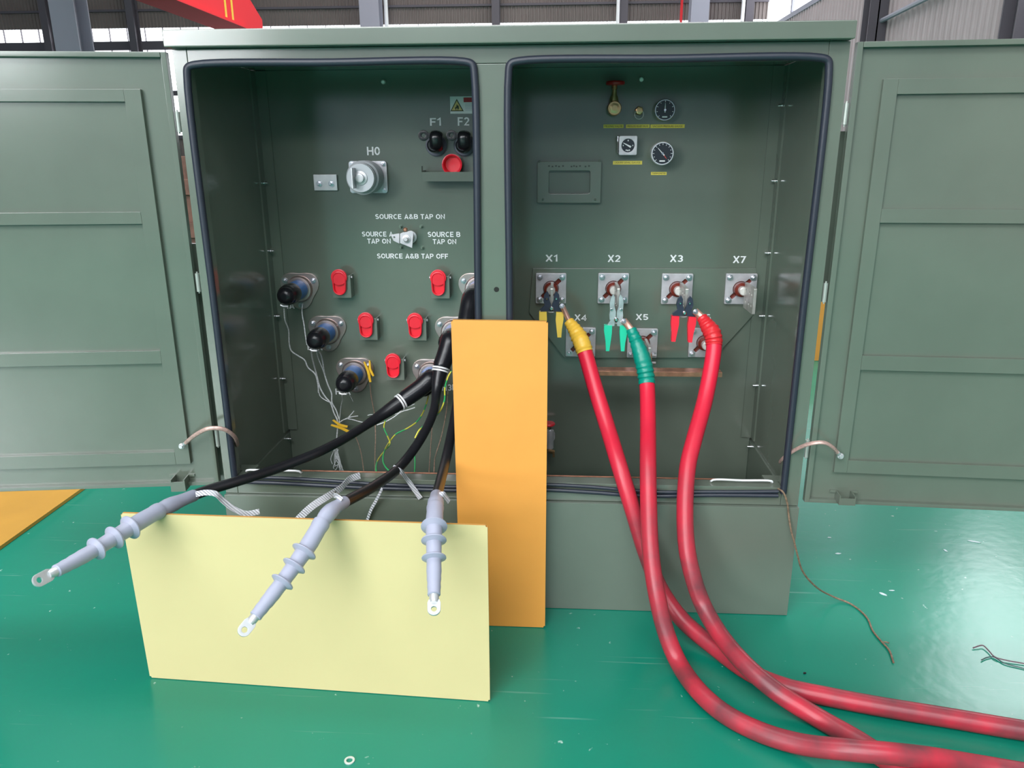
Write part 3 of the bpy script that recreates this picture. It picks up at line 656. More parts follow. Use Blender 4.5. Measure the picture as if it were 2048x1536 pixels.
MB().box((c.x-hs*.9, D-.033, c.z-hs*.92), (c.x+hs*.9, D-.0002, c.z+hs*.92), .001).build('gauge_body', TOOLD, lg)
MB().lathe((c.x, D-.0334, c.z), (0, -1, 0), [(0, .0176), (.0012, .0176)], 32).build('dial', DIAL, lg)
m = MB(); M = XZ((c.x, D-.0362, c.z)) @ Matrix.Rotation(R_(152), 4, 'Z'); m.outline([[(-.009, -.0026), (-.002, -.002), (.015, -.0007), (.015, .0007), (-.002, .002), (-.009, .0026)]], .0008, M); m.build('needle', WHITE, lg)
for an, w in ((90, .003), (-90, .004), (-70, .003), (-110, .003), (180, .002), (0, .002)):
    q = Vector((c.x+.013*math.cos(R_(an)), D-.0352, c.z+.013*math.sin(R_(an)))); MB().box(q-Vector((w/2, .0003, .0018)), q+Vector((w/2, .0003, .0018))).build('tick', WHITE, lg)
for sx, sz in ((-1, -1), (1, -1), (-1, 1), (1, 1)): MB().lathe((c.x+sx*hs*.8, D-.0386, c.z+sz*hs*.82), (0, -1, 0), [(0, .0026), (.0012, .0024)], 10).build('screw', STEEL, lg)
px = U(1236, 291, D-.03); m = MB().tube([(px.x, D-.03, px.z-.020), (px.x, D-.03, px.z+.010)], .0022, 8); m.tube([(px.x-.001, D-.03, px.z+.010), (px.x-.001, D-.03, px.z+.024)], .0036, 10); m.build('magnet_pin', CHROME, lg)
# yellow labels
for x0, x1, y0, y1, s in ((1207, 1247, 249, 256, 'FILLING VALVE'), (1252, 1299, 249, 256, 'PRESSURE RELIEF VALVE'), (1301, 1369, 249, 256, 'VACUUM PRESSURE GAUGE'), (1226, 1284, 322, 329, 'LIQUID LEVEL GAUGE'), (1302, 1333, 344, 350, 'THERMOMETER')):
    a = U(x0, y0, D); b = U(x1, y1, D)
    lb = MB().box((a.x, D-.0012, b.z), (b.x, D-.0001, a.z)).build('name_label', YEL, cab, 'narrow yellow name label')
    text(s, (x0+x1)/2, (y0+y1)/2, (x1-x0)*.88, (y1-y0)*.5, DARKT, D-.0012, lb, .0)
# nameplate frame
a = U(1075, 323, D); b = U(1200, 405, D); c = (a+b)/2; i0 = U(1098, 341, D); i1 = U(1179, 387, D)
npf = MB().outline([rrect(a.x-c.x, b.z-c.z, b.x-c.x, a.z-c.z, .003), rrect(i0.x-c.x, i1.z-c.z, i1.x-c.x, i0.z-c.z, .006)], .020, XZ((c.x, D-.0102, c.z)), .0012).build('nameplate_frame', GREENR, cab)
for q in ((1079, 323), (1199, 322), (1086, 399), (1190, 399)): MB().lathe(U(*q, D-.0205), (0, -1, 0), [(0, .003), (.003, .003), (.004, .0015)], 10).build('rivet', GREEN, npf)
for k, px in enumerate((1098, 1105, 1112, 1118, 1126, 1143, 1148, 1153, 1160, 1171, 1178)):
    p = U(px, 332+(k % 2), D-.0206); MB().box((p.x-.0022, D-.0208, p.z-.0018), (p.x+.0022, D-.0204, p.z+.0018)).build('stamp_mark', mat('stamp_dark', (.02, .03, .02), .5), npf)
# low-voltage mounting pad and its lettering
PT = .010
pp = [U(*q, D-PT) for q in ((1066, 537), (1512, 537), (1514, 622), (1428, 716), (1128, 716), (1058, 625))]
c = (pp[0]+pp[3])/2
MB().outline([[(p.x-c.x, p.z-c.z) for p in pp]], PT-.0002, XZ((c.x, D-PT/2-.0001, c.z)), .0012).build('bushing_pad', GREEN, cab)
YP = D-PT
for s, px, py, w, h in (('X4', 1161, 635, 24, 13), ('X5', 1284, 634, 25, 13), ('X6', 1409, 634, 25, 13)): text(s, px, py, w, h, y=YP, parent=cab)
SP = {}
def lv(px, py, key, spad):
    c = U(px, py, YP); h = .0443
    w = .0055; r = .0225; e = .037
    hole = []; w = .0062
    for kk in range(144):
        an = 2*math.pi*kk/144; d1 = abs(math.cos(an)+math.sin(an))/2**.5; d2 = abs(-math.cos(an)+math.sin(an))/2**.5     # along / across the diagonal
        t = max(r, min(e/max(d1, 1e-4), w/max(d2, 1e-4))) if d1 > d2 else r
        hole.append((t*math.cos(an), t*math.sin(an)))
    fl = MB().outline([rrect(-h, -h, h, h, .003), hole], .008, XZ((c.x, YP-.0062, c.z)), .0008).build('secondary_bushing', ALU, cab, 'grey square-flanged bushing with a flat spade')
    MB().lathe((c.x, YP-.0002, c.z), (0, -1, 0), [(0, .0395), (.0018, .0395)], 28).build('gasket_ring', PORC, fl)
    MB().lathe((c.x, YP-.0021, c.z), (0, -1, 0), [(0, .0218), (.018, .0215), (.024, .020), (.028, .015), (.028, .012)], 28).build('porcelain', PORC, fl)
    MB().lathe((c.x, YP-.0303, c.z), (0, -1, 0), [(0, .0125), (.020, .0125), (.022, .010)], 20).build('stud', mat('plated_stud', (.85, .82, .78), .3, .4), fl)
    for sx, sz in ((-1, -1), (1, -1), (-1, 1), (1, 1)):
        m = MB(); hexbolt(m, (c.x+sx*.033, YP-.0104, c.z+sz*.033), .0066, stick=.010); m.build('bolt', BOLT, fl)
    x = c.x+spad[0]; z0, z1 = c.z+spad[1], c.z+spad[2]; y0, y1 = YP-.160, YP-.0526
    holes = []
    for hy in (.022, .060, .086):
        for hz in (.3, .72): holes.append(circ(.0052, 14, hy, (z1-z0)*hz))
    M = Matrix(((0, 0, 1, x), (-1, 0, 0, y1), (0, 1, 0, z0), (0, 0, 0, 1)))
    MB().outline([rrect(0, 0, y1-y0, z1-z0, .004)]+holes, .0075, M, .0006).build('spade', mat('tinned_spade', (.66, .64, .60), .34, .6, noise=.25, nscale=50), fl)
    SP[key] = Vector((x, y0, z0))
for q in ((1102, 576, 'X1'), (1226, 576, 'X2'), (1353, 577, 'X3'), (1480, 577, 'X7')): lv(*q, (.004, -.045, .027))
for q in ((1161, 683, 'X4'), (1284, 685, 'X5'), (1407, 684, 'X6')): lv(*q, (.004, -.047, .025))
# neutral bus under X4..X6
z = SP['X5'].z-.014; a = U(1184, 742, YP-.13); b = U(1442, 742, YP-.13)
bus = MB().box((a.x, YP-.150, a.z-.008), (b.x, YP-.143, a.z+.0055), .0008)
bus.box((a.x, YP-.143, a.z+.0025), (b.x, YP-.105, a.z+.0055), .0005)
bus = bus.build('neutral_bus', COPPER, cab, 'bare copper neutral bar')
for kx in ('X4', 'X5', 'X6'):
    p = SP[kx]; MB().box((p.x+.0042, YP-.152, a.z-.006), (p.x+.0082, YP-.060, p.z+.05), .0005).build('bus_leg', COPPER, bus)
    for dz in (.012, .034):
        m = MB(); hexbolt(m, (p.x+.0083, YP-.10, p.z+dz), .0058, (1, 0, 0), .012); m.build('bolt', STEEL, bus)
# drain valve
c = U(1100, 868, D)
dv = MB().lathe((c.x, D-.0002, c.z), (0, -1, 0), [(0, .016), (.03, .016), (.032, .011), (.05, .011)], 20).build('drain_valve', STEEL, cab, 'drain valve with a red wheel beside the orange board')
MB().tube([(c.x, D-.042, c.z-.030), (c.x, D-.042, c.z+.028)], .012, 16).build('valve_body', STEEL, dv)
MB().lathe((c.x, D-.042, c.z+.0282), (0, 0, 1), [(0, .005), (.016, .005)], 10).build('stem', CHROME, dv)
MB().lathe((c.x-.004, D-.042, c.z+.0444), (0, 0, 1), [(0, .018), (.004, .020), (.008, .018)], 20).build('handwheel', REDP, dv)
m = MB().tube([(c.x, D-.042, c.z-.030), (c.x, D-.050, c.z-.038), (c.x+.012, D-.055, c.z-.038)], .007, 10); m.box((c.x+.009, D-.060, c.z-.054), (c.x+.016, D-.050, c.z-.034), .001); m.build('spout', BRASS, dv)
# ground bar, prop rods, corner tabs, stay straps
a = U(604, 945, .05); b = U(1432, 965, .05)
MB().box((a.x, .047, .349), (b.x, .052, .3562), .001).build('ground_bar', COPPER, cab, 'bare copper ground bar')
for p0, p1, off in (((492, 945), (601, 949), 0), ((1423, 967), (1545, 968), 0)):
    a = U(*p0, .02); b = U(*p1, .02); z = .3655; 
    MB().tube(smooth([(a.x, .030, .3575), (a.x, .022, z-.004), (a.x+.004, .02, z), ((a.x+b.x)/2, .02, z), (b.x-.004, .02, z), (b.x, .022, z-.004), (b.x, .030, .3575)], 5), .0026, 8).build('prop_rod', WHITE, cab, 'white bent wire rod')
for x0, x1, dx in ((XL+.012, XL+.065, 0), (XR-.075, XR-.012, 0)): MB().box((x0, .041, .345), (x1, .075, .358), .001).build('corner_tab', GREEN, cab)
def strap(pts, lug, far):
    P = smooth(path(pts), 6); s = MB().tube(P, [(.0052, .0036)]*len(P), 10).build('stay_strap', mat('strap_copper', (.62, .42, .37), .4, .3, noise=.3, nscale=160), cab, 'clear-sheathed copper braid between door and frame')
    p = U(*lug[:2], lug[2]); d = (P[-1]-P[-2] if far else P[0]-P[1]).normalized(); e = P[-1] if far else P[0]
    MB().tube([e, e+d*.012], .0048, 10).build('strap_lug', TIN, s)
    MB().lathe(e+d*.017, (0, -1, 0), [(0, .0075), (.004, .0075), (.005, .005), (.009, .0045)], 12).build('bolt', TIN, s)
strap([(371, 886, -.03), (392, 869, -.045), (418, 857, -.050), (446, 858, -.042), (467, 871, -.02), (475, 889, .02), (472, 897, .05)], (364, 889, -.03), False)
strap([(1560, 924, .05), (1566, 917, .02), (1590, 900, -.012), (1618, 888, -.036), (1646, 885, -.045), (1666, 895, -.035), (1675, 905, -.024)], (1680, 912, -.02), True)
# hole in the centre post
MB().lathe(U(993, 579, -.0003), (0, 1, 0), [(0, .0062), (.0002, .0062)], 18).build('bolt_hole', mat('hole_dark', (.01, .012, .01), .8), cab)

p = U(372, 400, 2.2); mb = MB().box((p.x-.6, 2.2, 0), (p.x+.1, 2.8, p.z+.22), .004)
for k in range(5): mb.box((p.x-.62, 2.17, .08+.22*k), (p.x+.12, 2.2, .16+.22*k), .004)
tag(mb.build('slatted_crate', mat('rust_brown', (.16, .075, .05), .7, noise=.4, nscale=20)), 'rust-brown thing glimpsed through the left hinge gap', 'crate')
# ------------------------------------------------------------------ boards
def board(name, corners, th, n, m, label, edge=None):
    """corners: bottom-left, bottom-right, top-right, top-left of the face; thickness goes along n"""
    mb = MB(); n = Vector(n)*th
    v = [mb.bm.verts.new(c) for c in corners]+[mb.bm.verts.new(Vector(c)+n) for c in corners]
    for f in ((0, 1, 2, 3), (7, 6, 5, 4), (0, 4, 5, 1), (1, 5, 6, 2), (2, 6, 7, 3), (3, 7, 4, 0)): mb.bm.faces.new([v[i] for i in f])
    bmesh.ops.recalc_face_normals(mb.bm, faces=mb.bm.faces[:])
    long = [e for e in mb.bm.edges if abs((e.verts[0].co-e.verts[1].co).length-th) < 1e-4]
    bmesh.ops.bevel(mb.bm, geom=long, offset=.004, segments=3, affect='EDGES')
    o = mb.build(name, m); o.data.materials.append(BEDGE)
    nn = n.normalized()
    for p in o.data.polygons:
        if abs(p.normal.dot(nn)) < .7: p.material_index = 1
    return tag(o, label, 'board')
YB0, YB1 = -.342, -.379
bl = Z(300, 1355, .0015); br = Z(980, 1403, .0015); tr = U(975, 1051, YB1+.012); tl = U(241, 1026, YB0+.012)
board('insulation_board', (bl, br, tr, tl), .006, (0, 1, 0), YELLOW, 'pale yellow rectangular board standing on the floor in front of the skirt')
ob_bl = Z(921, 1253, .0015); ob_br = Z(1090, 1255, .0015); ob_tl = U(902, 640, -.028); ob_tr = U(1096, 643, -.028)
ob_bl.y = ob_br.y
board('insulation_board', (ob_bl, ob_br, ob_tr, ob_tl), .008, (0, 1, .08), ORANGE, 'tall narrow orange board leaning against the cabinet centre post')
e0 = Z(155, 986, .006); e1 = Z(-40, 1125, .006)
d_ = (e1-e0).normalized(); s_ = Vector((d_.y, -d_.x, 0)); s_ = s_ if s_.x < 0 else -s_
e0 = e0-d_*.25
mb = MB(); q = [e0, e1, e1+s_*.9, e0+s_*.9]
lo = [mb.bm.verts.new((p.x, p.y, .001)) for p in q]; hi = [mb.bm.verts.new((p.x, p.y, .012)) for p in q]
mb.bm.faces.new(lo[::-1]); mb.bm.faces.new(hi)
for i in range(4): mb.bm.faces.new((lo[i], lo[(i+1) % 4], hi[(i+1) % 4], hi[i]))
tag(mb.build('insulation_board', ORANGE_SHADED), 'orange board lying flat on the floor under the left door', 'board')
a = Z(1612, 722, .0); b_ = Z(1640, 722, .0)
c0 = Vector((a.x, a.y, .002)); c1 = c0+Vector((.8, .05, 0)); hgt = U(1640, 604, a.y).z
board('insulation_board', (c0, c1, c1+Vector((0, .04, hgt)), c0+Vector((0, .04, hgt))), .01, (0, 1, 0), ORANGE, 'orange board seen through the right hinge gap, standing behind the cabinet')

# ------------------------------------------------------------------ black high-voltage cables with grey terminations
def hvcable(c, elbow, jacket, term, label, bands, braid=None):
    root = thing('high_voltage_cable', label, 'cable', tuple(path(term)[0]), 'black cables with grey terminations')
    E = path(elbow)
    st = Vector((c.x, D-.0780, c.z))
    P = smooth([st, st+Vector((0, -.045, 0))]+E, 8)
    nE = len(P); rr = []
    for i in range(nE):
        t = i/(nE-1); rr.append(.030-.0055*t if t < .97 else .0225)
    el = MB().tube(P, rr, 22).build('elbow_connector', BLACK, root)
    nose = st+Vector((0, -.030, 0)); MB().lathe(nose, (0, -1, 0), [(0, .030), (.030, .029), (.040, .026), (.044, .018), (.050, .016), (.056, .012)], 24).build('elbow_nose', BLACK, el)
    J = smooth(path(jacket), 8); n = len(J); rj = []
    for i in range(n):
        t = i/(n-1); rj.append(.0225-(.0225-.0122)*min(1, t/.22) if t < .22 else .0122)
    MB().tube(J, rj, 18).build('jacket', CABLEB, root)
    p0 = J[0]; d = (J[2]-J[0]).normalized()
    for k in bands: MB().lathe(p0+d*(k-.0025), d, [(0, .0228), (.0005, .0242), (.0045, .0242), (.005, .0228)], 24).build('tape_band', WHITE, root)
    T = smooth(path(term), 14); n = len(T)
    cum = [0]
    for i in range(1, n): cum.append(cum[-1]+(T[i]-T[i-1]).length)
    Lt = cum[-1]
    def at(s):
        s = s*Lt
        for i in range(1, n):
            if cum[i] >= s-1e-9:
                f = (s-cum[i-1])/max(cum[i]-cum[i-1], 1e-9); return T[i-1].lerp(T[i], f)
        return T[-1]
    prof = [(0, .0125), (.01, .0138), (.08, .0140), (.12, .0150), (.165, .0170), (.205, .0174), (.24, .0160), (.258, .0146), (.2632, .0144), (.2634, .0176), (.275, .0182), (.295, .0180), (.31, .0169), (.40, .0175)]
    for s0, r in ((.455, .0172), (.55, .0158), (.655, .0148)):
        prof += [(s0-.022, r), (s0-.010, r+.0005), (s0-.004, r+.0065), (s0+.002, r+.0090), (s0+.008, r+.0092), (s0+.014, r+.0050), (s0+.022, r-.0004)]
    prof += [(.70, .0142), (.74, .0146), (.765, .0138), (.79, .0138), (.81, .0126), (.835, .0130), (.855, .0120), (.88, .0122), (.884, .0105)]
    MB().tube([at(s) for s, r in prof], [r for s, r in prof], 26).build('termination', GREYT, root, 'grey silicone termination with three sheds')
    a = at(.884); e = at(1.0); d = (e-a).normalized(); LL = (e-a).length
    lg = MB(); lg.tube([a-d*.004, a+d*.008, a+d*.015], [.0092, .0092, .0066], 16)
    up = Vector((0, 0, 1)); side = d.cross(up).normalized(); nn = side.cross(d).normalized()
    # tongue faces the camera side
    v = (CAM-e).normalized(); nn = (v-d*v.dot(d)).normalized(); side = d.cross(nn).normalized()
    w = .0122; t0 = .009; tip = LL
    ol = [(t0, -w*.8), (t0+.006, -w)]+[(tip-w+w*math.cos(R_(an)), w*math.sin(R_(an))) for an in range(-90, 91, 15)]+[(t0+.006, w), (t0, w*.8)]
    M = Matrix.Identity(4); M.col[0] = (*d, 0); M.col[1] = (*side, 0); M.col[2] = (*nn, 0); M.col[3] = (*a, 1)
    lg.outline([ol, circ(.0054, 18, tip-w, 0)], .0045, M, .0006)
    lg.build('cable_lug', TIN, root, 'bright tinned lug with a hole')
    return root
cA = hvcable(HVB[2], [(862, 757, .300), (846, 772, .285), (806, 801, .262)], [(806, 801, .262), (760, 832, .215), (700, 871, .120), (640, 903, .030), (560, 935, -.06), (480, 961, -.15), (420, 979, -.20), (386, 991, -.235)],
             [(390, 990, -.23), (335, 1013, -.31), (285, 1040, -.38), (180, 1105, -.50), (66, 1167, -.62)], 'black cable reaching far left, its grey termination clear of the yellow board', (.004, .0115))
cB = hvcable(HVB[1], [(900, 680, .300), (893, 705, .280), (882, 735, .262)], [(882, 735, .262), (874, 775, .235), (868, 820, .17), (845, 872, .085), (803, 930, -.015), (750, 971, -.17), (688, 1005, -.31)],
             [(690, 1003, -.305), (655, 1029, -.375), (615, 1093, -.44), (560, 1170, -.51), (480, 1271, -.60)], 'black cable whose termination slants down the middle of the yellow board', (.003, .0105))
cC = hvcable(HVB[0], [(943, 598, .300), (936, 630, .262), (928, 690, .2)], [(928, 690, .2), (921, 760, .15), (910, 830, .085), (896, 900, -.02), (884, 950, -.13), (872, 997, -.28)],
             [(873, 990, -.265), (870, 1023, -.375), (868, 1060, -.43), (868, 1140, -.50), (868, 1231, -.58)], 'black cable whose termination hangs straight beside the orange board', (.003,))
# silver braids
def braid(pts, w, root, lab=None, side=(0, .3, 1)):
    P = smooth(path(pts), 8); return MB().ribbon(P, w, .0025, side).build('ground_braid', BRAID, root, lab)
BRAID = mat('silver_braid', (.75, .75, .80), .45, .12)
_nt = BRAID.node_tree; _tc = _nt.nodes.new('ShaderNodeTexCoord'); _w = _nt.nodes.new('ShaderNodeTexWave'); _w.inputs['Scale'].default_value = 70; _w.bands_direction = 'DIAGONAL'; _w.inputs['Distortion'].default_value = 1.5
_nt.links.new(_tc.outputs['Object'], _w.inputs['Vector']); _b = _nt.nodes.new('ShaderNodeBump'); _b.inputs['Strength'].default_value = .9; _b.inputs['Distance'].default_value = .002
_nt.links.new(_w.outputs['Fac'], _b.inputs['Height']); _nt.links.new(_b.outputs['Normal'], _nt.nodes['Principled BSDF'].inputs['Normal'])
_cr = _nt.nodes.new('ShaderNodeMix'); _cr.data_type = 'RGBA'; _cr.inputs[6].default_value = (.50, .50, .56, 1); _cr.inputs[7].default_value = (.84, .85, .90, 1)
_nt.links.new(_w.outputs['Fac'], _cr.inputs[0]); _nt.links.new(_cr.outputs[2], _nt.nodes['Principled BSDF'].inputs['Base Color'])
braid([(392, 988, -.255), (415, 985, -.262), (432, 988, -.26), (446, 1001, -.25), (468, 1018, -.24), (492, 1027, -.235), (519, 1023, -.23)], .0125, cA)
braid([(720, 951, -.012), (700, 958, -.035), (682, 976, -.08), (655, 993, -.12), (625, 1012, -.14), (595, 1040, -.15), (570, 1070, -.15)], .017, cB)
braid([(684, 1000, -.335), (676, 994, -.33), (668, 990, -.27), (672, 985, -.13)], .011, cB)
braid([(786, 934, -.045), (800, 942, -.05), (815, 960, -.02), (828, 978, -.016), (841, 997, -.018)], .012, cB)
braid([(764, 978, -.045), (753, 1000, -.03), (742, 1020, -.022), (734, 1042, -.02)], .010, cB)
braid([(880, 990, -.30), (886, 988, -.30), (892, 996, -.295), (898, 1004, -.29)], .011, cC)

# ------------------------------------------------------------------ red test cables and their clamps
def redcable(pts, ntape, tape, label, z_tip, lugpts):
    P = smooth(path(pts), 8); root = thing('test_cable', label, 'cable', tuple(P[0]), 'thick red test cables')
    r = .0205; nt = ntape*8
    MB().tube(P[nt-2:], r, 20).build('jacket', REDC, root)
    rt = []
    for i in range(nt+1):
        t = i/nt; base = .0135+(.0225-.0135)*min(1, t*1.9); rt.append(base+.0011*math.sin(i*2.1)+.0006*random.uniform(-1, 1))
    MB().tube(P[:nt+1], rt, 20).build('tape_wrap', tape, root)
    q = path(lugpts); m = MB().tube(smooth(q, 4), [(.0095, .0072)]*(4*(len(q)-1)+1), 12); m.build('cable_lug', mat('copper_lug', (.70, .40, .32), .35, .6), root)
    hb = MB(); hexbolt(hb, q[0]+Vector((0, -.0072, 0)), .005, (0, -1, .1), .010); hb.build('bolt', BOLT, root)
    return root
r_ = .0205
redcable([(1137, 642, .245), (1150, 660, .232), (1162, 682, .215), (1170, 705, .20), (1190, 775, .155), (1215, 855, .09), (1238, 930, .004), (1268, 1028, -.045), (1294, 1112, -.066), (1322, 1180, -.085), (1365, 1240, 0, .055), (1430, 1295, 0, .03), (1500, 1345, 0, r_), (1570, 1374, 0, r_), (1660, 1394, 0, r_), (1760, 1413, 0, r_), (1900, 1436, 0, r_), (2048, 1461, 0, r_), (2300, 1500, 0, r_), (2900, 1590, 0, r_)],
         3, YTAPE, 'red test cable with yellow tape, running to the right edge highest on the floor', 0, [(1124, 611, .250), (1131, 626, .250), (1140, 645, .242)])
redcable([(1262, 658, .245), (1272, 682, .232), (1283, 712, .216), (1290, 740, .205), (1294, 769, .19), (1296, 850, .10), (1296, 920, .006), (1297, 1000, -.06), (1301, 1100, -.135), (1312, 1180, -.185), (1332, 1265, -.225), (1357, 1325, -.262), (1400, 1385, 0, .026), (1450, 1428, 0, r_), (1520, 1464, 0, r_), (1600, 1488, 0, .03), (1700, 1500, 0, .058), (1780, 1507, 0, .064), (1860, 1516, 0, .05), (1960, 1532, 0, r_), (2150, 1566, 0, r_), (2700, 1680, 0, r_)],
         4, GTAPE, 'red test cable with green tape, hanging in the middle of the three', 0, [(1247, 641, .250), (1255, 650, .248), (1264, 662, .242)])
redcable([(1403, 634, .245), (1414, 650, .232), (1425, 668, .215), (1428, 690, .205), (1412, 790, .135), (1388, 880, .045), (1376, 930, .0), (1370, 1010, -.06), (1373, 1090, -.115), (1385, 1150, -.145), (1406, 1210, -.17), (1442, 1272, 0, .085), (1496, 1335, 0, .0665), (1560, 1388, 0, .045), (1640, 1438, 0, r_), (1720, 1484, 0, r_), (1790, 1530, 0, r_), (1900, 1590, 0, r_), (2080, 1690, 0, r_), (2500, 1850, 0, r_)],
         3, RTAPE, 'red test cable with red tape, rightmost where it leaves the compartment', 0, [(1390, 622, .250), (1397, 628, .248), (1405, 636, .242)])

def pliers(px, py, y, S, jaw, grip, body, label, tilt=0., silver=False):
    c = U(px, py, y); root = thing('spring_clamp', label, 'clamp', tuple(c), 'pliers-style clamps on the spades')
    def M(dy): return XZ((c.x, c.y+dy, c.z)) @ Matrix.Rotation(R_(tilt), 4, 'Z') @ Matrix.Diagonal((S, S, 1, 1))
    # units: pixels, pivot at 0,0, y up
    for sx in (-1, 1):
        if silver: o = [(1*sx, -3), (13*sx, -3), (14*sx, 6), (13*sx, 15), (14*sx, 32), (12*sx, 42), (7*sx, 50), (4.2*sx, 44), (4.2*sx, 25), (1*sx, 14)]
        else: o = [(1*sx, -8), (22*sx, -9), (23*sx, -4), (14*sx, 4), (17*sx, 14), (15*sx, 26), (9*sx, 33), (5*sx, 26), (4.4*sx, 14), (1*sx, 6)]
        if sx < 0: o = o[::-1]
        MB().outline([o], .011, M(.0 if sx < 0 else -.0006), .0015).build('jaw', jaw, root)
        if silver: g = [(8, -14), (24, -14), (24, -26), (20, -50), (19, -68), (12, -68), (10, -50), (8, -30)]
        else: g = [(10, -9), (25, -9), (25, -24), (22, -44), (21, -62), (13, -62), (11, -44), (9, -26)]
        g = [(x*sx, y_) for x, y_ in g]; g = g if sx > 0 else g[::-1]
        MB().outline([g], .019, M(-.002), .004).build('handle', grip, root)
        if silver:
            b = [(2*sx, -3.2), (11*sx, -3.2), (20*sx, -18), (3*sx, -16)]; b = b if sx > 0 else b[::-1]
            MB().outline([b], .010, M(0), .001).build('shank', jaw, root)
    MB().lathe(c+Vector((0, -.0075, -2*S)), (0, -1, 0), [(0, 4.5*S), (.003, 4.5*S), (.005, 2.5*S)], 16).build('pivot', CHROME, root)
    for sx in (-1, 1): MB().lathe(c+Vector((9.5*S*sx, -.0066, 18*S)), (0, -1, 0), [(0, 3*S), (.002, 2.8*S), (.004, 1.5*S)], 12).build('rivet', CHROME, root)
    m = MB().tube([c+Vector((9*S*math.cos(w), .004, -7*S+5*S*math.sin(w))) for w in [math.pi+math.pi*k/12 for k in range(13)]], .0018, 8); m.build('spring', STEEL, root)
    return root
S_ = .00132
pliers(1103, 614, .262, S_, TOOLD, HYEL, None, 'clamp with yellow handles gripping the X1 spade')
pliers(1232, 636, .262, S_, TOOLS, HGRN, None, 'bright steel clamp with green handles gripping the X2 spade', silver=True)
pliers(1368, 623, .262, S_, TOOLD, HRED, None, 'clamp with red handles gripping the X3 spade', -2)

# ------------------------------------------------------------------ thin wires
def wire(name, pts, r, m, label, cat='wire', group=None, frays=()):
    P = smooth(path(pts), 6); r = r*1.25
    if frays:
        root = thing(name, label, cat, tuple(P[0]), group); MB().tube(P, r, 8).build('strand', m, root)
        for f in frays: MB().tube(smooth(path(f), 5), r*.7, 6).build('frayed_strand', m, root)
        return root
    return tag(MB().tube(P, r, 8).build(name, m), label, cat, group)
DW = mat('bare_drain_wire', (.78, .80, .81), .45, .1, noise=.35, nscale=200)
yd = D-.045
wire('drain_wire', [(568, 617, D-.12), (570, 640, D-.10), (577, 660, D-.07), (579, 690, D-.05), (583, 702, D-.05), (597, 712, yd), (609, 720, yd), (616, 735, yd), (630, 748, yd), (636, 770, yd), (637, 785, yd)], .0016, DW, 'bare silver drain wire hanging from the topmost black cap', group='bare drain wires')
wire('drain_wire', [(605, 608, D-.012), (604, 625, D-.02), (608, 650, D-.03), (611, 672, D-.05), (614, 690, D-.06)], .0015, DW, 'short drain wire from the topmost flange down behind the middle cap', group='bare drain wires')
wire('drain_wire', [(622, 697, D-.12), (625, 718, D-.08), (632, 745, yd), (640, 775, yd), (650, 793, yd), (661, 806, yd), (668, 826, yd), (675, 842, yd), (674, 870, yd), (672, 893, yd)], .0017, DW, 'drain wire running down the whole bundle to the yellow clip', group='bare drain wires',
     frays=([(637, 783, yd), (641, 793, yd), (652, 801, yd), (664, 806, yd)], [(675, 848, yd), (686, 840, yd), (694, 837, yd), (702, 829, yd), (708, 822, yd)], [(694, 837, yd), (708, 840, yd), (718, 843, yd), (728, 845, yd)], [(690, 838, yd), (702, 834, yd), (716, 832, yd)]))
wire('drain_wire', [(635, 701, D-.12), (640, 706, D-.10), (645, 722, D-.06), (649, 748, yd), (656, 770, yd), (663, 787, yd), (664, 805, yd), (672, 820, yd), (678, 838, yd)], .0017, DW, 'drain wire on the right side of the bundle below the middle cap', group='bare drain wires', frays=([(633, 703, D-.11), (637, 718, D-.08), (644, 735, D-.06), (650, 752, yd)],))
wire('drain_wire', [(684, 791, D-.12), (685, 799, D-.09), (682, 812, D-.06), (680, 830, yd), (678, 846, yd)], .0010, DW, 'thin drain wire dropping from the lowest black cap', group='bare drain wires', frays=([(695, 785, D-.10), (701, 793, D-.08), (706, 803, D-.07)],))
fr_ = []
for k in range(9):
    x = 664+k*2.6+random.uniform(-4, 4); fr_.append([(674+random.uniform(-4, 4), 893+k*3, yd), (x, 905+k*4, yd), (x+random.uniform(-9, 9), 918+k*4, yd), (x+random.uniform(-7, 7), 928+k*2.4, yd)])
wire('frayed_wire_end', [(672, 884, yd), (674, 900, yd), (679, 918, yd), (683, 934, yd), (688, 945, yd)], .0015, DW, 'frayed silver wire ends bunched just above the copper ground bar', frays=fr_)
wire('drain_wire', [(754, 850, D-.06), (772, 843, D-.06), (788, 834, D-.06), (802, 824, D-.06), (818, 819, D-.06), (830, 815, D-.06)], .0013, DW, 'loose bare wire sticking out below the far-left cable', group='bare drain wires',
     frays=([(778, 828, D-.06), (795, 827, D-.06), (806, 818, D-.06), (829, 808, D-.06)], [(735, 831, D-.05), (742, 829, D-.05), (752, 830, D-.05)]))
wire('copper_wire', [(740, 767, D-.02), (742, 790, D-.02), (749, 830, D-.02), (751, 870, D-.05), (750, 905, D-.15), (750, 946, .06)], .0012, COPPERW, 'thin copper wire from the upper yellow clip to the ground bar', group='thin copper wires')
wire('copper_wire', [(702, 862, D-.04), (712, 876, D-.06), (720, 898, D-.12), (728, 945, .06)], .0010, COPPERW, 'thin copper wire from the lower yellow clip to the ground bar', group='thin copper wires')
wire('copper_wire', [(863, 835, D-.05), (864, 850, D-.06), (862, 885, D-.12), (858, 945, .06)], .0012, COPPERW, 'thin copper wire left of the pair beside the orange board', group='thin copper wires')
wire('copper_wire', [(896, 782, D-.03), (893, 820, D-.06), (884, 868, D-.12), (873, 905, D-.2), (869, 925, .10), (868, 946, .06)], .0012, COPPERW, 'thin copper wire nearest the orange board, bent at its foot', group='thin copper wires')
yy = D-.10
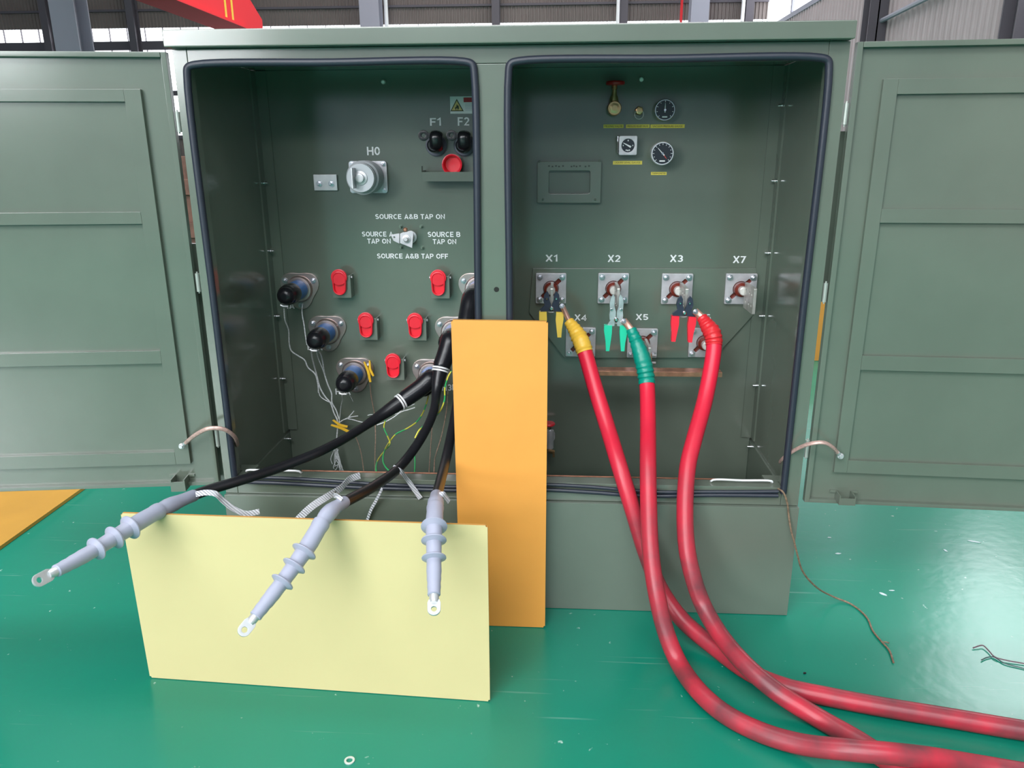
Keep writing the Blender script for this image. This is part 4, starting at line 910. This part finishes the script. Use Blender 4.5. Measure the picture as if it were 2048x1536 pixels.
wire('yellow_green_wire', [(858, 783, D-.06), (855, 800, yy), (846, 825, yy), (834, 843, yy), (812, 858, yy), (792, 868, yy), (780, 882, yy), (768, 905, .22), (766, 922, .15), (772, 935, .08), (778, 941, .05)], .0016, WIRE_YG, 'yellow and green wire crossing from the elbow down left', group='yellow and green wires')
wire('yellow_green_wire', [(771, 840, yy), (768, 855, yy), (775, 872, yy-.008), (780, 885, yy-.008), (768, 903, .27), (757, 918, .2), (752, 935, .09), (753, 946, .055)], .0016, WIRE_YG, 'yellow and green wire looping leftmost below the far-left cable', group='yellow and green wires')
wire('yellow_green_wire', [(903, 742, .20), (897, 752, .2), (890, 775, .2), (889, 800, .2), (880, 822, .19), (860, 842, .17), (838, 861, .12), (830, 876, .11)], .0017, WIRE_YG, 'yellow and green wire beside the orange board, crossing the middle cable', group='yellow and green wires')
wire('yellow_green_wire', [(829, 908, .2), (830, 925, .14), (829, 947, .06)], .0015, WIRE_YG, 'short green wire upright on the ground bar', group='yellow and green wires')
def clip(px, py, y, ang, label, y2=None):
    c = U(px, py, y); root = thing('crocodile_clip', label, 'clip', tuple(c), 'yellow crocodile clips')
    M = XZ((c.x, c.y, c.z)) @ Matrix.Rotation(R_(ang), 4, 'Z')
    k = .0014
    MB().outline([[(-3.5*k, 22*k), (-7*k, 22*k), (-3.5*k, 0), (-3*k, -25*k), (2*k, -25*k), (2.5*k, -6*k), (1*k, 6*k)]], .006, M, .0008).build('clip_half', YCLIP, root)
    MB().outline([[(6*k, 24*k), (9*k, 22*k), (7*k, 4*k), (11*k, -12*k), (7*k, -13*k), (3*k, -2*k), (2*k, 6*k)]], .006, M, .0008).build('clip_half', YCLIP, root)
    return root
clip(737, 742, D-.030, 8, 'yellow crocodile clip gripping the lowest capped flange')
clip(682, 855, D-.055, 62, 'yellow crocodile clip holding the bundle of bare wires')
# strand falling from the sill to the floor, scraps on the floor
wire('copper_strand', [(1556, 977, -.004), (1566, 984, -.016), (1574, 1004, -.018), (1578, 1035, -.020), (1582, 1060, -.026), (1588, 1082, -.030), (1595, 1110, -.030), (1605, 1142, -.018), (1630, 1172, .004), (1668, 1194, 0, .012), (1702, 1208, 0, .003), (1733, 1234, 0, .003), (1746, 1262, 0, .003), (1764, 1284, 0, .003), (1778, 1300, 0, .003), (1787, 1325, 0, .003)], .0019, mat('brown_strand', (.30, .20, .13), .6, .2, noise=.5, nscale=150), 'brown twisted copper strand trailing from the sill corner onto the floor', frays=([(1764, 1284, 0, .003), (1772, 1284, 0, .0035), (1778, 1286, 0, .004)],))
dk = mat('dark_wire', (.12, .06, .08), .5)
wire('wire_scrap', [(1946, 1296, 0, .003), (1957, 1292, 0, .005), (1966, 1291, 0, .005), (1978, 1302, 0, .004), (1990, 1314, 0, .005), (2010, 1320, 0, .004), (2048, 1327, 0, .003), (2100, 1338, 0, .003)], .0011, dk, 'reddish wire scrap with a hooked end at the right edge of the floor')
wire('wire_scrap', [(1963, 1320, 0, .003), (1974, 1315, 0, .003), (1988, 1314, 0, .0025), (2008, 1326, 0, .0025), (2048, 1337, 0, .002), (2100, 1352, 0, .002)], .0011, mat('dark_green_wire', (.04, .10, .09), .5), 'dark green wire scrap under the hooked reddish one')
c = Z(699, 1521, .0015)
tag(MB().outline([circ(.0105, 28), circ(.0062, 20)], .0028, Matrix.Translation(c), .0005).build('washer', mat('washer_zinc', (.66, .70, .68), .4, .4)), 'small steel washer lying on the floor in the foreground', 'washer')
c = Z(1609, 1346, .002); tag(MB().outline([[(-.003, -.0016), (.001, -.002), (.004, .0), (.002, .002), (-.002, .0014)]], .003, Matrix.Translation(c)).build('crumb', mat('crumb_black', (.01, .01, .01), .7)), 'tiny black crumb on the floor right of the red cables', 'debris')
for k, (px, py, w, h, an, lab) in enumerate(((1948, 1083, .017, .005, -20, 'largest pale paint flake on the floor below the right door'), (1891, 1101, .004, .008, 10, 'narrow pale flake left of the largest flake'), (1676, 1107, .009, .0035, 10, 'pale flake on the floor below the other one near the skirt'), (1659, 1075, .006, .003, 0, 'pale flake nearest the skirt on the right floor'), (1766, 1188, .005, .010, 35, 'grey flake beside the trailing brown strand'), (1784, 1181, .007, .002, 0, 'thin pale flake right of the grey flake'))):
    c = Z(px, py, .0009); rnd = random.Random(k)
    o = [(w*(.7+.5*rnd.random())*math.cos(R_(a)), h*(.7+.5*rnd.random())*math.sin(R_(a))) for a in range(0, 360, 40)]
    tag(MB().outline([o], .0012, Matrix.Translation(c) @ Matrix.Rotation(R_(an), 4, 'Z')).build('paint_flake', mat('flake', (.55, .66, .68), .6)), lab, 'debris', 'pale flakes on the floor')

for o in list(bpy.data.objects):
    if 'wp' in o: del o['wp']
